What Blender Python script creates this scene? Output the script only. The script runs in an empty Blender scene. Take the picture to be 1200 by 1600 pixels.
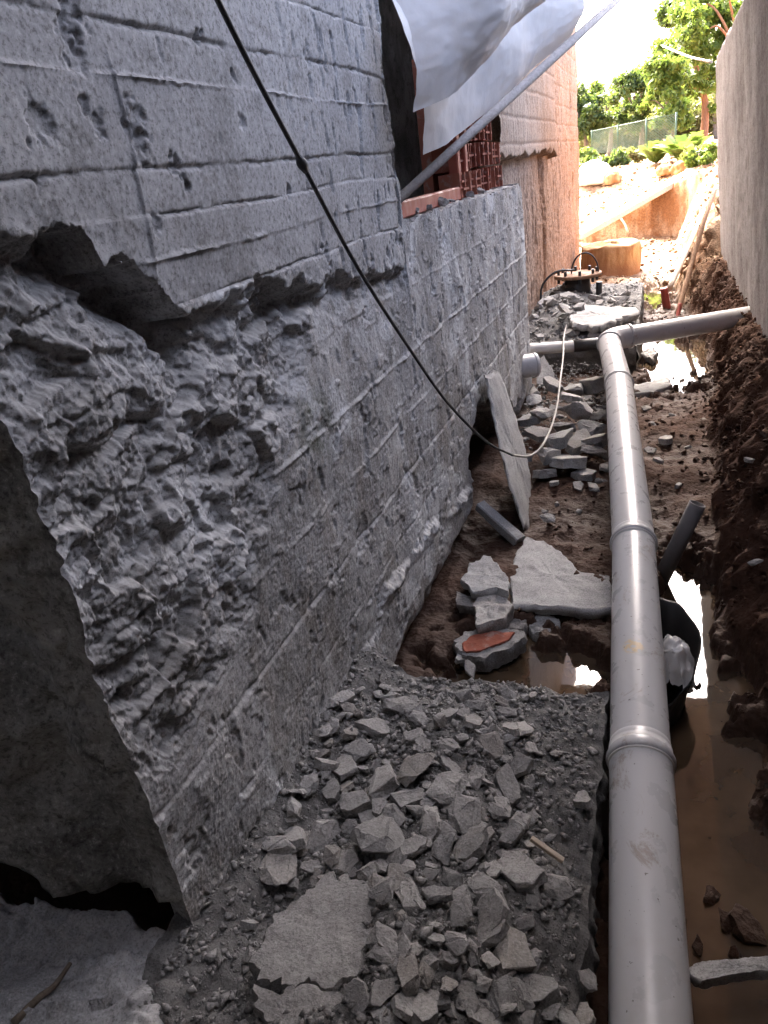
import bpy, bmesh, math, random
import numpy as np
from mathutils import Vector, Matrix, Euler
random.seed(7); rng = np.random.default_rng(11)
scn = bpy.context.scene
COL = scn.collection

# ------------------------------------------------------------------ camera
F, CX, CY, H = 1155.0, 600.0, 800.0, 1.75
def _camera_basis():
    roll = math.radians(8.0); vp = np.array([1030 - CX, 210 - CY])
    n = np.array([math.sin(roll), math.cos(roll)])
    pitch = math.atan2(-(vp @ n), F)
    down = np.array([n[0]*math.cos(pitch), n[1]*math.cos(pitch), math.sin(pitch)])
    fy = np.array([vp[0], vp[1], F]); fy /= np.linalg.norm(fy)
    fy -= down*(fy @ down); fy /= np.linalg.norm(fy)
    return np.array([np.cross(fy, -down), fy, -down])
RB = _camera_basis()
cam_d = bpy.data.cameras.new('camera'); cam = bpy.data.objects.new('camera', cam_d); COL.objects.link(cam)
cx, cyv, cz = RB[:, 0], -RB[:, 1], -RB[:, 2]
cam.matrix_world = Matrix(((cx[0], cyv[0], cz[0], 0), (cx[1], cyv[1], cz[1], 0), (cx[2], cyv[2], cz[2], H), (0, 0, 0, 1)))
cam_d.sensor_fit = 'VERTICAL'; cam_d.sensor_height = 36; cam_d.lens = 36*F/1600
cam_d.clip_start = 0.05; cam_d.clip_end = 2000
scn.camera = cam
def ray(px, py): return RB @ np.array([px - CX, py - CY, F])
def A(px, py, x=None, y=None, z=None):
    """real-world point seen at a photo position on the plane x=, y= or z="""
    r = ray(px, py)
    t = x/r[0] if x is not None else (y/r[1] if y is not None else (z - H)/r[2])
    p = r*t; return np.array([p[0], p[1], p[2] + H])

# ------------------------------------------------------------------ light
SUN_AZ, SUN_EL = 29.0, 47.0        # degrees left of +Y, elevation
world = bpy.data.worlds.new('World'); scn.world = world; world.use_nodes = True
wn = world.node_tree; bg = wn.nodes['Background']; sky = wn.nodes.new('ShaderNodeTexSky')
sky.sky_type = 'NISHITA'; sky.sun_disc = False
sky.sun_elevation = math.radians(SUN_EL); sky.sun_rotation = math.radians(-SUN_AZ)
sky.dust_density = 9.0; sky.air_density = .6; sky.ozone_density = .3
wn.links.new(sky.outputs[0], bg.inputs[0]); bg.inputs[1].default_value = 0.15
sun_d = bpy.data.lights.new('sun', 'SUN'); sun_d.energy = 2.1; sun_d.angle = math.radians(0.5); sun_d.color = (1, .95, .87)
sun = bpy.data.objects.new('sun', sun_d); COL.objects.link(sun)
sdir = Vector((-math.sin(math.radians(SUN_AZ))*math.cos(math.radians(SUN_EL)), math.cos(math.radians(SUN_AZ))*math.cos(math.radians(SUN_EL)), math.sin(math.radians(SUN_EL))))
sun.rotation_euler = sdir.to_track_quat('Z', 'Y').to_euler()
scn.view_settings.view_transform = 'Standard'; scn.view_settings.look = 'None'
scn.view_settings.gamma = 1; scn.view_settings.use_curve_mapping = False
scn.view_settings.exposure = 4.28
scn.render.engine = 'CYCLES'
scn.cycles.max_bounces = 6; scn.cycles.diffuse_bounces = 4; scn.cycles.glossy_bounces = 3; scn.cycles.transmission_bounces = 4; scn.cycles.transparent_max_bounces = 4

# ------------------------------------------------------------------ noise
_perm = rng.permutation(256); _perm = np.concatenate([_perm, _perm, _perm])
_g = rng.normal(size=(256, 3)); _g /= np.linalg.norm(_g, axis=1)[:, None]
def perlin(x, y, z):
    x, y, z = np.broadcast_arrays(np.asarray(x, float), np.asarray(y, float), np.asarray(z, float))
    xi, yi, zi = np.floor(x).astype(int), np.floor(y).astype(int), np.floor(z).astype(int)
    xf, yf, zf = x - xi, y - yi, z - zi
    fade = lambda t: t*t*t*(t*(t*6 - 15) + 10)
    u, v, w = fade(xf), fade(yf), fade(zf); out = 0
    for i in (0, 1):
        for j in (0, 1):
            for k in (0, 1):
                g = _g[_perm[_perm[_perm[(xi + i) & 255] + ((yi + j) & 255)] + ((zi + k) & 255)]]
                d = g[..., 0]*(xf - i) + g[..., 1]*(yf - j) + g[..., 2]*(zf - k)
                out = out + d*(u if i else 1 - u)*(v if j else 1 - v)*(w if k else 1 - w)
    return out*1.5
_ga = np.linspace(0, 2*np.pi, 256, endpoint=False); _g2 = np.stack([np.cos(_ga), np.sin(_ga)], 1).astype(np.float32)
def perlin2(x, y, seed):
    k = int(round(seed*37.0)) & 255
    xi, yi = np.floor(x), np.floor(y); xf, yf = (x - xi).astype(np.float32), (y - yi).astype(np.float32); xi, yi = xi.astype(np.int32), yi.astype(np.int32)
    u = xf*xf*xf*(xf*(xf*6 - 15) + 10); v = yf*yf*yf*(yf*(yf*6 - 15) + 10)
    pa, pb = _perm[((xi & 255) + k)], _perm[(((xi + 1) & 255) + k)]; y0, y1 = yi & 255, (yi + 1) & 255
    def corner(p, yy, dx, dy): h = _perm[p + yy]; return _g2[h, 0]*dx + _g2[h, 1]*dy
    a = corner(pa, y0, xf, yf); b = corner(pb, y0, xf - 1, yf); c = corner(pa, y1, xf, yf - 1); d = corner(pb, y1, xf - 1, yf - 1)
    a = a + (b - a)*u; c = c + (d - c)*u; return ((a + (c - a)*v)*1.35).astype(float)
def pnoise(x, y, z):
    if isinstance(z, (int, float)): x, y = np.broadcast_arrays(np.asarray(x, float), np.asarray(y, float)); return perlin2(x, y, z)
    return perlin(x, y, z)
def fbm(x, y, z=0.0, s=1.0, o=4, g=.5):
    out, a = 0, 1.0
    for i in range(o):
        out = out + a*pnoise(x*s + i*17.3, y*s + i*5.1, z*s + i*9.7); s *= 2.03; a *= g
    return out
def ridged(x, y, z=0.0, s=1.0, o=4, g=.5):
    out, a = 0, 1.0
    for i in range(o):
        out = out + a*(1 - 2*np.abs(pnoise(x*s + i*11.3, y*s + i*7.1, z*s + i*3.7))); s *= 2.1; a *= g
    return out
def worley(x, y, s):
    x = x*s; y = y*s; xi = np.floor(x).astype(int); yi = np.floor(y).astype(int)
    f1 = np.full(x.shape, 9.0); cid = np.zeros(x.shape)
    for i in (-1, 0, 1):
        for j in (-1, 0, 1):
            h = _perm[_perm[(xi + i) & 255] + ((yi + j) & 255)]
            px = xi + i + (h*0.6180339) % 1; py = yi + j + (h*0.7548776) % 1
            d = np.hypot(x - px, y - py); m = d < f1
            f1 = np.where(m, d, f1); cid = np.where(m, h/255., cid)
    return f1, cid
def facets(x, y, s, seed=0.0):
    """tilted flat fracture faces, one per cell, with steps between them"""
    x = x*s + seed; y = y*s + seed*1.7; xi = np.floor(x).astype(int); yi = np.floor(y).astype(int)
    f1 = np.full(x.shape, 9.0); out = np.zeros(x.shape)
    for i in (-1, 0, 1):
        for j in (-1, 0, 1):
            h = _perm[_perm[(xi + i) & 255] + ((yi + j) & 255)]
            dx = x - (xi + i + (h*0.6180339) % 1); dy = y - (yi + j + (h*0.7548776) % 1)
            d = np.hypot(dx, dy*1.15); m = d < f1; a = h*.377
            val = ((h*.3571) % 1 - .5) + .75*(np.cos(a)*dx + np.sin(a)*dy)
            f1 = np.where(m, d, f1); out = np.where(m, val, out)
    return out
def blur(a, n):
    for _ in range(n):
        p = np.pad(a, 1, mode='edge'); a = (p[:-2, 1:-1] + p[2:, 1:-1] + p[1:-1, :-2] + p[1:-1, 2:] + 2*p[1:-1, 1:-1])/6
    return a
def sst(a, b, t):
    t = np.clip((t - a)/(b - a), 0, 1); return t*t*(3 - 2*t)

# ------------------------------------------------------------------ object helpers
def tag(o, label=None, cat=None, group=None, kind=None):
    if label: o['label'] = label
    if cat: o['category'] = cat
    if group: o['group'] = group
    if kind: o['kind'] = kind
    return o
def thing(name, label, cat, loc=(0, 0, 0), group=None):
    o = bpy.data.objects.new(name, None); COL.objects.link(o); o.location = loc; o.empty_display_size = .1
    return tag(o, label, cat, group)
def link(name, me, mat, parent=None):
    o = bpy.data.objects.new(name, me); COL.objects.link(o)
    if mat is not None and not me.materials: me.materials.append(mat)
    if parent is not None:
        # things are only moved, never turned or scaled; part meshes are written in world coordinates
        o.parent = parent
        if parent.parent is None: o.matrix_parent_inverse = Matrix.Translation(-parent.location)
    return o
def mk(name, v, f, mat, parent=None, smooth=False):
    me = bpy.data.meshes.new(name); me.from_pydata([tuple(map(float, p)) for p in v], [], [tuple(map(int, q)) for q in f])
    me.update()
    if smooth: me.polygons.foreach_set('use_smooth', [True]*len(me.polygons))
    return link(name, me, mat, parent)
def mk_np(name, v, quads, mat, parent=None, smooth=True):
    me = bpy.data.meshes.new(name); n = quads.shape[1]
    me.vertices.add(len(v)); me.vertices.foreach_set('co', np.ascontiguousarray(v, np.float32).ravel())
    me.loops.add(quads.size); me.loops.foreach_set('vertex_index', np.ascontiguousarray(quads, np.int32).ravel())
    me.polygons.add(len(quads)); me.polygons.foreach_set('loop_start', np.arange(0, quads.size, n, dtype=np.int32))
    me.polygons.foreach_set('loop_total', np.full(len(quads), n, np.int32))
    me.update(calc_edges=True); me.validate()
    if smooth: me.polygons.foreach_set('use_smooth', np.ones(len(me.polygons), bool))
    return link(name, me, mat, parent)
def grid_quads(nu, nv, keep=None, flip=False):
    """index [i*nv+j]; keep: bool (nu-1,nv-1)"""
    i, j = np.meshgrid(np.arange(nu - 1), np.arange(nv - 1), indexing='ij')
    a = i*nv + j; q = np.stack([a, a + nv, a + nv + 1, a + 1], -1)
    q = q[keep] if keep is not None else q.reshape(-1, 4)
    return q[:, ::-1] if flip else q
def compact(v, q):
    used = np.unique(q); m = np.full(len(v), -1); m[used] = np.arange(len(used)); return v[used], m[q]
def box(name, lo, hi, mat, parent=None, bevel=0.0):
    bm = bmesh.new(); bmesh.ops.create_cube(bm, size=1)
    for v in bm.verts: v.co = Vector([lo[k] + (v.co[k] + .5)*(hi[k] - lo[k]) for k in range(3)])
    if bevel: bmesh.ops.bevel(bm, geom=bm.edges[:], offset=bevel, segments=2, affect='EDGES', profile=.6)
    me = bpy.data.meshes.new(name); bm.to_mesh(me); bm.free(); return link(name, me, mat, parent)
def bar_geo(p, q, w, h, up=(0, 0, 1)):
    p, q = Vector(p), Vector(q); d = (q - p).normalized(); s = d.cross(Vector(up)).normalized(); u = s.cross(d)
    v = [b + s*a*w/2 + u*c*h/2 for b in (p, q) for a, c in ((-1, -1), (1, -1), (1, 1), (-1, 1))]
    return v, [(3, 2, 1, 0), (4, 5, 6, 7), (0, 1, 5, 4), (1, 2, 6, 5), (2, 3, 7, 6), (3, 0, 4, 7)]
def bar(name, p, q, w, h, mat, parent=None, up=(0, 0, 1), rough=0.0, cuts=10):
    v, f = bar_geo(p, q, w, h, up); bm = bmesh.new(); vs = [bm.verts.new(x) for x in v]
    for g in f: bm.faces.new([vs[i] for i in g])
    if rough:
        le = [e for e in bm.edges if abs((e.verts[0].co - e.verts[1].co).length - (Vector(p) - Vector(q)).length) < 1e-5]
        bmesh.ops.subdivide_edges(bm, edges=le, cuts=cuts)
        bmesh.ops.bevel(bm, geom=[e for e in bm.edges if abs((e.verts[0].co - e.verts[1].co).normalized().dot((Vector(q) - Vector(p)).normalized())) > .9], offset=min(w, h)*.12, segments=1, affect='EDGES')
        for x in bm.verts:
            c = x.co*9; n = Vector((perlin(c.x, c.y, c.z), perlin(c.x + 9, c.y, c.z), perlin(c.x, c.y + 9, c.z))); x.co += n*rough
    me = bpy.data.meshes.new(name); bm.to_mesh(me); bm.free(); return link(name, me, mat, parent)
def smooth_path(pts, n=12):
    pts = [np.array(p, float) for p in pts]; P = [2*pts[0] - pts[1]] + pts + [2*pts[-1] - pts[-2]]; out = []
    for i in range(1, len(P) - 2):
        for k in range(n):
            t = k/n; a, b, c, d = P[i-1], P[i], P[i+1], P[i+2]
            out.append(.5*((2*b) + (c - a)*t + (2*a - 5*b + 4*c - d)*t*t + (3*b - a - 3*c + d)*t**3))
    out.append(pts[-1]); return out
def tube(name, pts, rad, mat, parent=None, seg=20, caps=True, smooth=True, wall=0.0):
    pts = [Vector(p) for p in pts]; n = len(pts)
    if not hasattr(rad, '__len__'): rad = [rad]*n
    if wall:   # hollow end: run back inside
        k = pts[-1] - (pts[-1] - pts[-2]).normalized()*min(.5*(pts[-1]-pts[-2]).length, .25)
        pts = pts + [pts[-1], k]; rad = list(rad) + [rad[-1] - wall, rad[-1] - wall]; n += 2
    T = []
    for i in range(n):
        a, b = pts[max(i-1, 0)], pts[min(i+1, n-1)]; t = b - a
        if wall and i >= n - 3: t = pts[n-3] - pts[n-4]
        T.append(t.normalized())
    up = Vector((0, 0, 1)) if abs(T[0].z) < .9 else Vector((1, 0, 0)); s = T[0].cross(up).normalized(); v = []
    for i in range(n):
        s = (s - T[i]*s.dot(T[i])).normalized(); u = T[i].cross(s)
        for k in range(seg):
            a = 2*math.pi*k/seg; v.append(pts[i] + (s*math.cos(a) + u*math.sin(a))*rad[i])
    f = [(i*seg + k, i*seg + (k+1) % seg, (i+1)*seg + (k+1) % seg, (i+1)*seg + k) for i in range(n-1) for k in range(seg)]
    if caps:
        f.append(tuple(range(seg))[::-1]); f.append(tuple(range((n-1)*seg, n*seg)))
    o = mk(name, v, f, mat, parent); me = o.data
    if smooth:
        me.polygons.foreach_set('use_smooth', [len(p.vertices) == 4 for p in me.polygons])
    return o
def soften(me, deg):
    me.polygons.foreach_set('use_smooth', [True]*len(me.polygons)); me.set_sharp_from_angle(angle=math.radians(deg))
def slab_mesh(name, poly, th, mat, parent=None, rough=.005, nper=80, seed=0, down=None, rings=(0, .1, .2, .3, .4, .5, .6, .7, .79, .87, .93, .975, 1.0), jag=.012, s=22):
    """broken slab: poly = top outline (3D, nearly planar, star-shaped); thickness along -normal"""
    P = [np.array(p, float) for p in poly]; P = P + [P[0]]
    L = np.cumsum([0] + [np.linalg.norm(P[i+1] - P[i]) for i in range(len(P)-1)])
    t = np.linspace(0, L[-1], nper, endpoint=False); P = np.array(P)
    out = np.stack([np.interp(t, L, P[:, k]) for k in range(3)], 1); c = out.mean(0)
    nrm = np.linalg.svd(out - c)[2][2]
    if nrm @ (np.array([0, 0, H]) - c) < 0: nrm = -nrm
    if down is None: down = -nrm
    V = [c[None]]
    r0 = out + (out - c)*(jag*fbm(out[:, 0], out[:, 1], out[:, 2] + seed, 30, 3)/max(.05, np.linalg.norm(out - c, axis=1).mean()))[:, None]
    for r in rings[1:]: V.append(c + (r0 - c)*r - nrm*(0.12*th*(r == 1.0)))
    for k, r in ((.3, 1.02), (.65, 1.0), (1.0, .96)): V.append(c + (r0 - c)*r + np.array(down)*th*k)
    V.append((c + np.array(down)*th)[None]); V = np.concatenate(V)
    x, y, z = V.T; sd = seed*3.1
    D = np.stack([fbm(x + sd, y, z, s, 4), fbm(x, y + sd + 5, z, s, 4), fbm(x, y, z + sd + 9, s, 4)], 1)
    V = V + D*rough
    m = nper; nr = len(rings) - 1 + 3; Fc = [(0, 1 + k, 1 + (k+1) % m) for k in range(m)]
    for i in range(nr - 1):
        Fc += [(1 + i*m + k, 1 + (i+1)*m + k, 1 + (i+1)*m + (k+1) % m, 1 + i*m + (k+1) % m) for k in range(m)]
    e = 1 + nr*m; Fc += [(e, 1 + (nr-1)*m + (k+1) % m, 1 + (nr-1)*m + k) for k in range(m)]
    o = mk(name, V, Fc, mat, parent)
    bm = bmesh.new(); bm.from_mesh(o.data); bmesh.ops.recalc_face_normals(bm, faces=bm.faces); bm.to_mesh(o.data); bm.free()
    soften(o.data, 50)
    return o

# ------------------------------------------------------------------ materials
def lin(c): return tuple(((x/12.92) if x <= .04045 else ((x + .055)/1.055)**2.4) for x in c)
class MT:
    def __init__(s, name):
        s.m = bpy.data.materials.new(name); s.m.use_nodes = True; s.t = s.m.node_tree; s.b = s.t.nodes['Principled BSDF']
        s.geo = s.n('ShaderNodeNewGeometry'); s.pos = s.geo.outputs['Position']
    def n(s, k, **kw):
        x = s.t.nodes.new(k)
        for a, b in kw.items(): setattr(x, a, b)
        return x
    def set(s, sock, v):
        if hasattr(v, 'is_output') or isinstance(v, bpy.types.NodeSocket): s.t.links.new(v, sock)
        else:
            if hasattr(sock.default_value, '__len__') and not hasattr(v, '__len__'): v = (v,)*len(sock.default_value)
            if hasattr(v, '__len__') and len(sock.default_value) == 4 and len(v) == 3: v = (*v, 1)
            sock.default_value = v
    def mapv(s, scale, loc=(0, 0, 0), coord=None):
        m = s.n('ShaderNodeMapping'); s.t.links.new(coord or s.pos, m.inputs[0]); m.inputs['Scale'].default_value = scale; m.inputs['Location'].default_value = loc; return m.outputs[0]
    def noise(s, scale, detail=5, rough=.55, dist=0, vec=None, sc3=None, coord=None):
        x = s.n('ShaderNodeTexNoise'); v = vec
        if sc3: v = s.mapv(sc3, coord=coord)
        s.t.links.new(v or coord or s.pos, x.inputs['Vector']); x.inputs['Scale'].default_value = scale
        x.inputs['Detail'].default_value = detail; x.inputs['Roughness'].default_value = rough; x.inputs['Distortion'].default_value = dist
        return x.outputs[0]
    def vor(s, scale, feature='F1', coord=None):
        x = s.n('ShaderNodeTexVoronoi', feature=feature); s.t.links.new(coord or s.pos, x.inputs['Vector']); x.inputs['Scale'].default_value = scale; return x.outputs[0]
    def ramp(s, f, lo, hi, a=0.0, b=1.0):
        x = s.n('ShaderNodeMapRange'); x.interpolation_type = 'SMOOTHSTEP'
        s.set(x.inputs[0], f); x.inputs[1].default_value = lo; x.inputs[2].default_value = hi; x.inputs[3].default_value = a; x.inputs[4].default_value = b; return x.outputs[0]
    def mix(s, f, a, b, mode='MIX'):
        x = s.n('ShaderNodeMix', data_type='RGBA', blend_type=mode); s.set(x.inputs[0], f); s.set(x.inputs[6], a); s.set(x.inputs[7], b); return x.outputs[2]
    def math(s, op, a, b=0.0):
        x = s.n('ShaderNodeMath', operation=op); s.set(x.inputs[0], a); s.set(x.inputs[1], b); return x.outputs[0]
    def xyz(s):
        x = s.n('ShaderNodeSeparateXYZ'); s.t.links.new(s.pos, x.inputs[0]); return x.outputs
    def bump(s, h, strength=.5, dist=.01, prev=None):
        x = s.n('ShaderNodeBump'); s.set(x.inputs['Height'], h); x.inputs['Strength'].default_value = strength; x.inputs['Distance'].default_value = dist
        if prev: s.t.links.new(prev, x.inputs['Normal'])
        return x.outputs[0]
    def done(s, col, rough=.9, normal=None, spec=.3, **kw):
        s.set(s.b.inputs['Base Color'], col); s.set(s.b.inputs['Roughness'], rough); s.b.inputs['Specular IOR Level'].default_value = spec
        if normal is not None: s.t.links.new(normal, s.b.inputs['Normal'])
        for k, v in kw.items(): s.set(s.b.inputs[k.replace('_', ' ')], v)
        return s.m
M = {}
def concrete(name, c0, c1, dark, patch=3.0, speck=60, bs=.6, stain=.35, streak=0.0, bd=.006, extra=None, objrand=False, dust=0.0, dustcol=(.50, .49, .47), agg=0):
    m = MT(name); big = m.noise(patch, 4); fine = m.noise(speck, 6, .7); mid = m.noise(patch*5, 5, .6, .6)
    c = m.mix(m.ramp(big, .35, .65), c0, c1)
    c = m.mix(m.ramp(mid, .5, .72, 0, stain), c, dark)
    c = m.mix(m.ramp(fine, .25, .75, .32, 0), c, tuple(x*.45 for x in c0))
    if streak:
        st = m.noise(1.0, 4, .6, 0, sc3=(9, 9, .9)); c = m.mix(m.ramp(st, .5, .75, 0, streak), c, dark)
    if objrand:
        oi = m.n('ShaderNodeObjectInfo'); c = m.mix(.55, c, m.mix(oi.outputs['Random'], (.5, .49, .5), (1.4, 1.34, 1.27)), 'MULTIPLY'); c = m.mix(m.ramp(m.math('FRACT', m.math('MULTIPLY', oi.outputs['Random'], 7.31)), .82, .88, 0, .4), c, (.20, .165, .13))
    if agg:
        v = m.n('ShaderNodeTexVoronoi'); m.t.links.new(m.mapv((1, 1, 1)), v.inputs['Vector']); v.inputs['Scale'].default_value = agg
        g = m.math('MULTIPLY', m.ramp(v.outputs[0], .28, .36, 1, 0), m.ramp(m.noise(9, 4), .48, .6, 0, .55)); hs = m.n('ShaderNodeSeparateColor'); m.t.links.new(v.outputs[1], hs.inputs[0])
        c = m.mix(g, c, m.mix(hs.outputs[0], (.20, .17, .14), (.52, .49, .45)))
    if extra: c = extra(m, c)
    grain = m.noise(speck*2.0, 7, .8); c = m.mix(m.ramp(grain, .51, .60, 0, .6), c, tuple(x*.45 for x in dark)); c = m.mix(m.ramp(grain, .47, .38, 0, .4), c, tuple(min(.7, x*1.45) for x in c1))
    if dust:
        nz_ = m.n('ShaderNodeSeparateXYZ'); m.t.links.new(m.geo.outputs['Normal'], nz_.inputs[0])
        c = m.mix(m.math('MULTIPLY', m.ramp(nz_.outputs[2], .1, .75, 0, dust), m.ramp(m.noise(6, 4), .3, .6, .4, 1)), c, dustcol)
    h = m.math('ADD', m.noise(speck*.5, 8, .78), m.math('MULTIPLY', m.vor(speck*1.3), .10))
    b = m.bump(h, bs, bd)
    return m.done(c, .93, b, .2)
def wall_extra(m, c):
    p = m.xyz()
    # mud stain along the foot, damp green patch, pale lime runs, old earth staining of the far section
    foot = m.math('MULTIPLY', m.ramp(m.math('ADD', p[2], m.math('MULTIPLY', m.noise(5, 5), .25)), .16, .36, 1, 0), .8)
    c = m.mix(foot, c, (.17, .115, .075))
    vd = m.n('ShaderNodeVectorMath', operation='DISTANCE'); m.t.links.new(m.pos, vd.inputs[0]); vd.inputs[1].default_value = (-.85, 1.72, 1.16)
    g = m.ramp(m.math('ADD', vd.outputs['Value'], m.math('MULTIPLY', m.noise(9, 4), .18)), .13, .24, .75, 0)
    c = m.mix(g, c, (.07, .085, .055))
    brn = m.math('MULTIPLY', m.ramp(m.noise(1, 5, .65, .3, sc3=(5, 5, 1.6)), .48, .66), m.ramp(p[2], 1.35, 1.0, 0, .6)); c = m.mix(brn, c, (.19, .165, .14))
    lime = m.ramp(m.noise(2.2, 5, .65, .4), .52, .62, 0, .8); c = m.mix(lime, c, (.58, .59, .60)); mot = m.ramp(m.noise(6, 6, .7, .9), .52, .64, 0, .55); c = m.mix(mot, c, (.125, .112, .095)); sal = m.ramp(m.noise(20, 6, .75, .5), .58, .68, 0, .6); c = m.mix(sal, c, (.60, .59, .57))
    return c
def far_extra(m, c):
    p = m.xyz(); h = m.math('ADD', p[2], m.math('MULTIPLY', m.noise(1.6, 5, .6, .5), 1.6))
    o = m.math('MULTIPLY', m.ramp(h, 2.2, 4.2, .95, .2), m.ramp(p[1], 6.0, 8.5, .35, 1))
    c = m.mix(o, c, (.26, .13, .065)); return c
M['wall'] = concrete('hacked_concrete', (.33, .325, .32), (.47, .465, .46), (.11, .10, .085), 3.2, 70, .8, .5, extra=wall_extra, dust=.55, agg=55)
M['face'] = concrete('board_marked_concrete', (.34, .335, .335), (.42, .415, .41), (.12, .112, .10), 2.4, 45, .3, .5, .4)
M['farwall'] = concrete('stained_far_concrete', (.27, .245, .22), (.36, .335, .305), (.10, .075, .06), 1.2, 30, .8, .5, .55, extra=far_extra)
M['dark'] = concrete('shade_darkened_concrete', (.19, .185, .17), (.44, .43, .40), (.08, .075, .066), 2.6, 40, .8, .8)  # darker copy of the concrete, shade of these faces mixed into its colour
M['rubble'] = concrete('rubble_concrete', (.28, .275, .27), (.40, .395, .385), (.14, .135, .13), 7, 90, 1.0, .6, objrand=True, bd=.007, dust=.25, dustcol=(.40, .39, .375))
M['slab'] = concrete('slab_concrete', (.33, .325, .32), (.45, .445, .435), (.17, .165, .155), 5, 90, .6, .4, bd=.004)
M['dirt'] = concrete('rubble_dust', (.15, .145, .14), (.23, .225, .215), (.08, .075, .068), 5, 120, 1.0, .5, bd=.008)
M['plaster'] = concrete('pale_render', (.235, .212, .218), (.30, .275, .278), (.12, .095, .085), 1.4, 30, .4, .55, .6)
def soil_mat():
    m = MT('red_brown_soil'); p = m.xyz(); a = m.noise(2.3, 5); f = m.noise(38, 7, .72)
    c = m.mix(m.ramp(a, .35, .65), (.040, .019, .012), (.082, .041, .026))
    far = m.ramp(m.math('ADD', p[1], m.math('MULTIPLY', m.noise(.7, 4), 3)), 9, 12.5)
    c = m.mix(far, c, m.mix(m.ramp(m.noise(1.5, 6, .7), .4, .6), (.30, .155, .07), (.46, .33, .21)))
    c = m.mix(m.ramp(f, .3, .7, .6, 0), c, (.05, .026, .016))
    c = m.mix(m.ramp(m.noise(16, 3), .66, .74, 0, .4), c, (.17, .135, .11))
    wet = m.ramp(m.math('ADD', p[2], m.math('MULTIPLY', m.noise(14, 4), .06)), .05, .20)
    c = m.mix(m.math('MULTIPLY', m.math('SUBTRACT', 1.0, wet), .6), c, (.045, .025, .016))
    r = m.ramp(wet, 0, 1, .55, .95)
    h = m.math('ADD', m.noise(30, 8, .75), m.math('MULTIPLY', m.vor(55), .5))
    return m.done(c, r, m.bump(h, .8, .011), .18)
M['soil'] = soil_mat()
def water_mat():
    m = MT('muddy_water'); h = m.noise(3, 3, .5); f = m.noise(60, 2)
    c = m.mix(m.ramp(m.noise(4, 4), .4, .65), (.045, .029, .017), (.075, .050, .030))
    dust = m.ramp(m.noise(26, 5, .7), .66, .76, 0, .2)
    return m.done(m.mix(dust, c, (.16, .13, .10)), m.ramp(dust, 0, .25, .025, .25), m.bump(m.math('ADD', h, m.math('MULTIPLY', f, .02)), .05, .02), 1.0)
M['water'] = water_mat()
def plastic(name, col, rough=.32, dirt=(.25, .2, .15), amt=.35, bump=.05, spec=.5, ds=6):
    m = MT(name); d = m.ramp(m.noise(ds, 6, .7, .5), .5, .75, 0, amt); s = m.ramp(m.noise(90, 3), .70, .76, 0, .6)
    c = m.mix(d, col, dirt); c = m.mix(s, c, tuple(x*.4 for x in dirt))
    r = m.ramp(m.noise(14, 4), .3, .7, rough*.8, rough*1.5)
    return m.done(c, r, m.bump(m.noise(25, 3), bump, .004), spec)
def pvc_mat():
    m = MT('grey_pvc'); p = m.xyz()
    scr = m.ramp(m.noise(1, 5, .7, 0, sc3=(150, 9, 150)), .66, .74, 0, .5)
    c = m.mix(m.ramp(m.noise(4, 6, .7, .6), .48, .75, 0, .35), (.47, .47, .48), (.36, .34, .32))
    c = m.mix(scr, c, (.22, .2, .19)); c = m.mix(m.ramp(m.noise(75, 3), .69, .73, 0, .8), c, (.10, .085, .07))
    vd = m.n('ShaderNodeVectorMath', operation='DISTANCE'); m.t.links.new(m.pos, vd.inputs[0]); vd.inputs[1].default_value = tuple(A(988, 1003, z=.40))
    chip = m.math('MULTIPLY', m.ramp(vd.outputs['Value'], .028, .042, 1, 0), m.ramp(m.noise(60, 3, .6), .46, .5))
    c = m.mix(chip, c, (.55, .44, .28))
    spl = m.ramp(m.noise(5, 8, .8, 1.2), .56, .66, 0, .7); c = m.mix(spl, c, (.26, .21, .17))
    return m.done(c, m.ramp(m.noise(12, 5, .6), .3, .7, .24, .42), m.bump(m.noise(30, 4), .06, .004), .5)
M['pvc'] = pvc_mat()
M['pvc2'] = plastic('pale_pvc', (.66, .64, .60), .35)
M['oldpipe'] = plastic('dull_grey_pipe', (.14, .13, .125), .6, (.09, .06, .045), .7)
M['black'] = plastic('black_plastic', (.013, .012, .012), .5, (.03, .02, .015), .3, spec=.3)
M['blackpipe'] = plastic('black_sleeve', (.02, .02, .021), .4, (.08, .07, .06), .4)
M['cable'] = plastic('cable_rubber', (.028, .028, .032), .55, (.12, .12, .12), .25)
M['cable2'] = plastic('pale_cable', (.42, .39, .35), .6, (.2, .17, .14), .4)
M['redpaint'] = plastic('red_oxide_paint', (.30, .075, .045), .6, (.12, .06, .045), .6, ds=14)
M['redplastic'] = plastic('red_plastic', (.36, .08, .06), .5)
M['rust'] = plastic('rusty_iron', (.23, .13, .075), .75, (.42, .35, .28), .7, .3, ds=16)
def cloth_mat():
    m = MT('white_woven_tarp'); w = m.n('ShaderNodeTexWave', bands_direction='Z'); m.t.links.new(m.pos, w.inputs[0]); w.inputs['Scale'].default_value = 120
    c = m.mix(m.ramp(m.noise(2.5, 5), .4, .7, 0, .25), (.64, .635, .64), (.46, .44, .415))
    m.done(c, .7, m.bump(m.math('ADD', m.noise(5, 5, .6), m.math('MULTIPLY', w.outputs[1], .02)), .35, .03), .3)
    tr = m.n('ShaderNodeBsdfTranslucent'); m.set(tr.inputs[0], (.75, .73, .70)); mx = m.n('ShaderNodeMixShader'); mx.inputs[0].default_value = .2
    m.t.links.new(m.b.outputs[0], mx.inputs[1]); m.t.links.new(tr.outputs[0], mx.inputs[2]); m.t.links.new(mx.outputs[0], m.t.nodes['Material Output'].inputs[0]); return m.m
M['cloth'] = cloth_mat()
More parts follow.
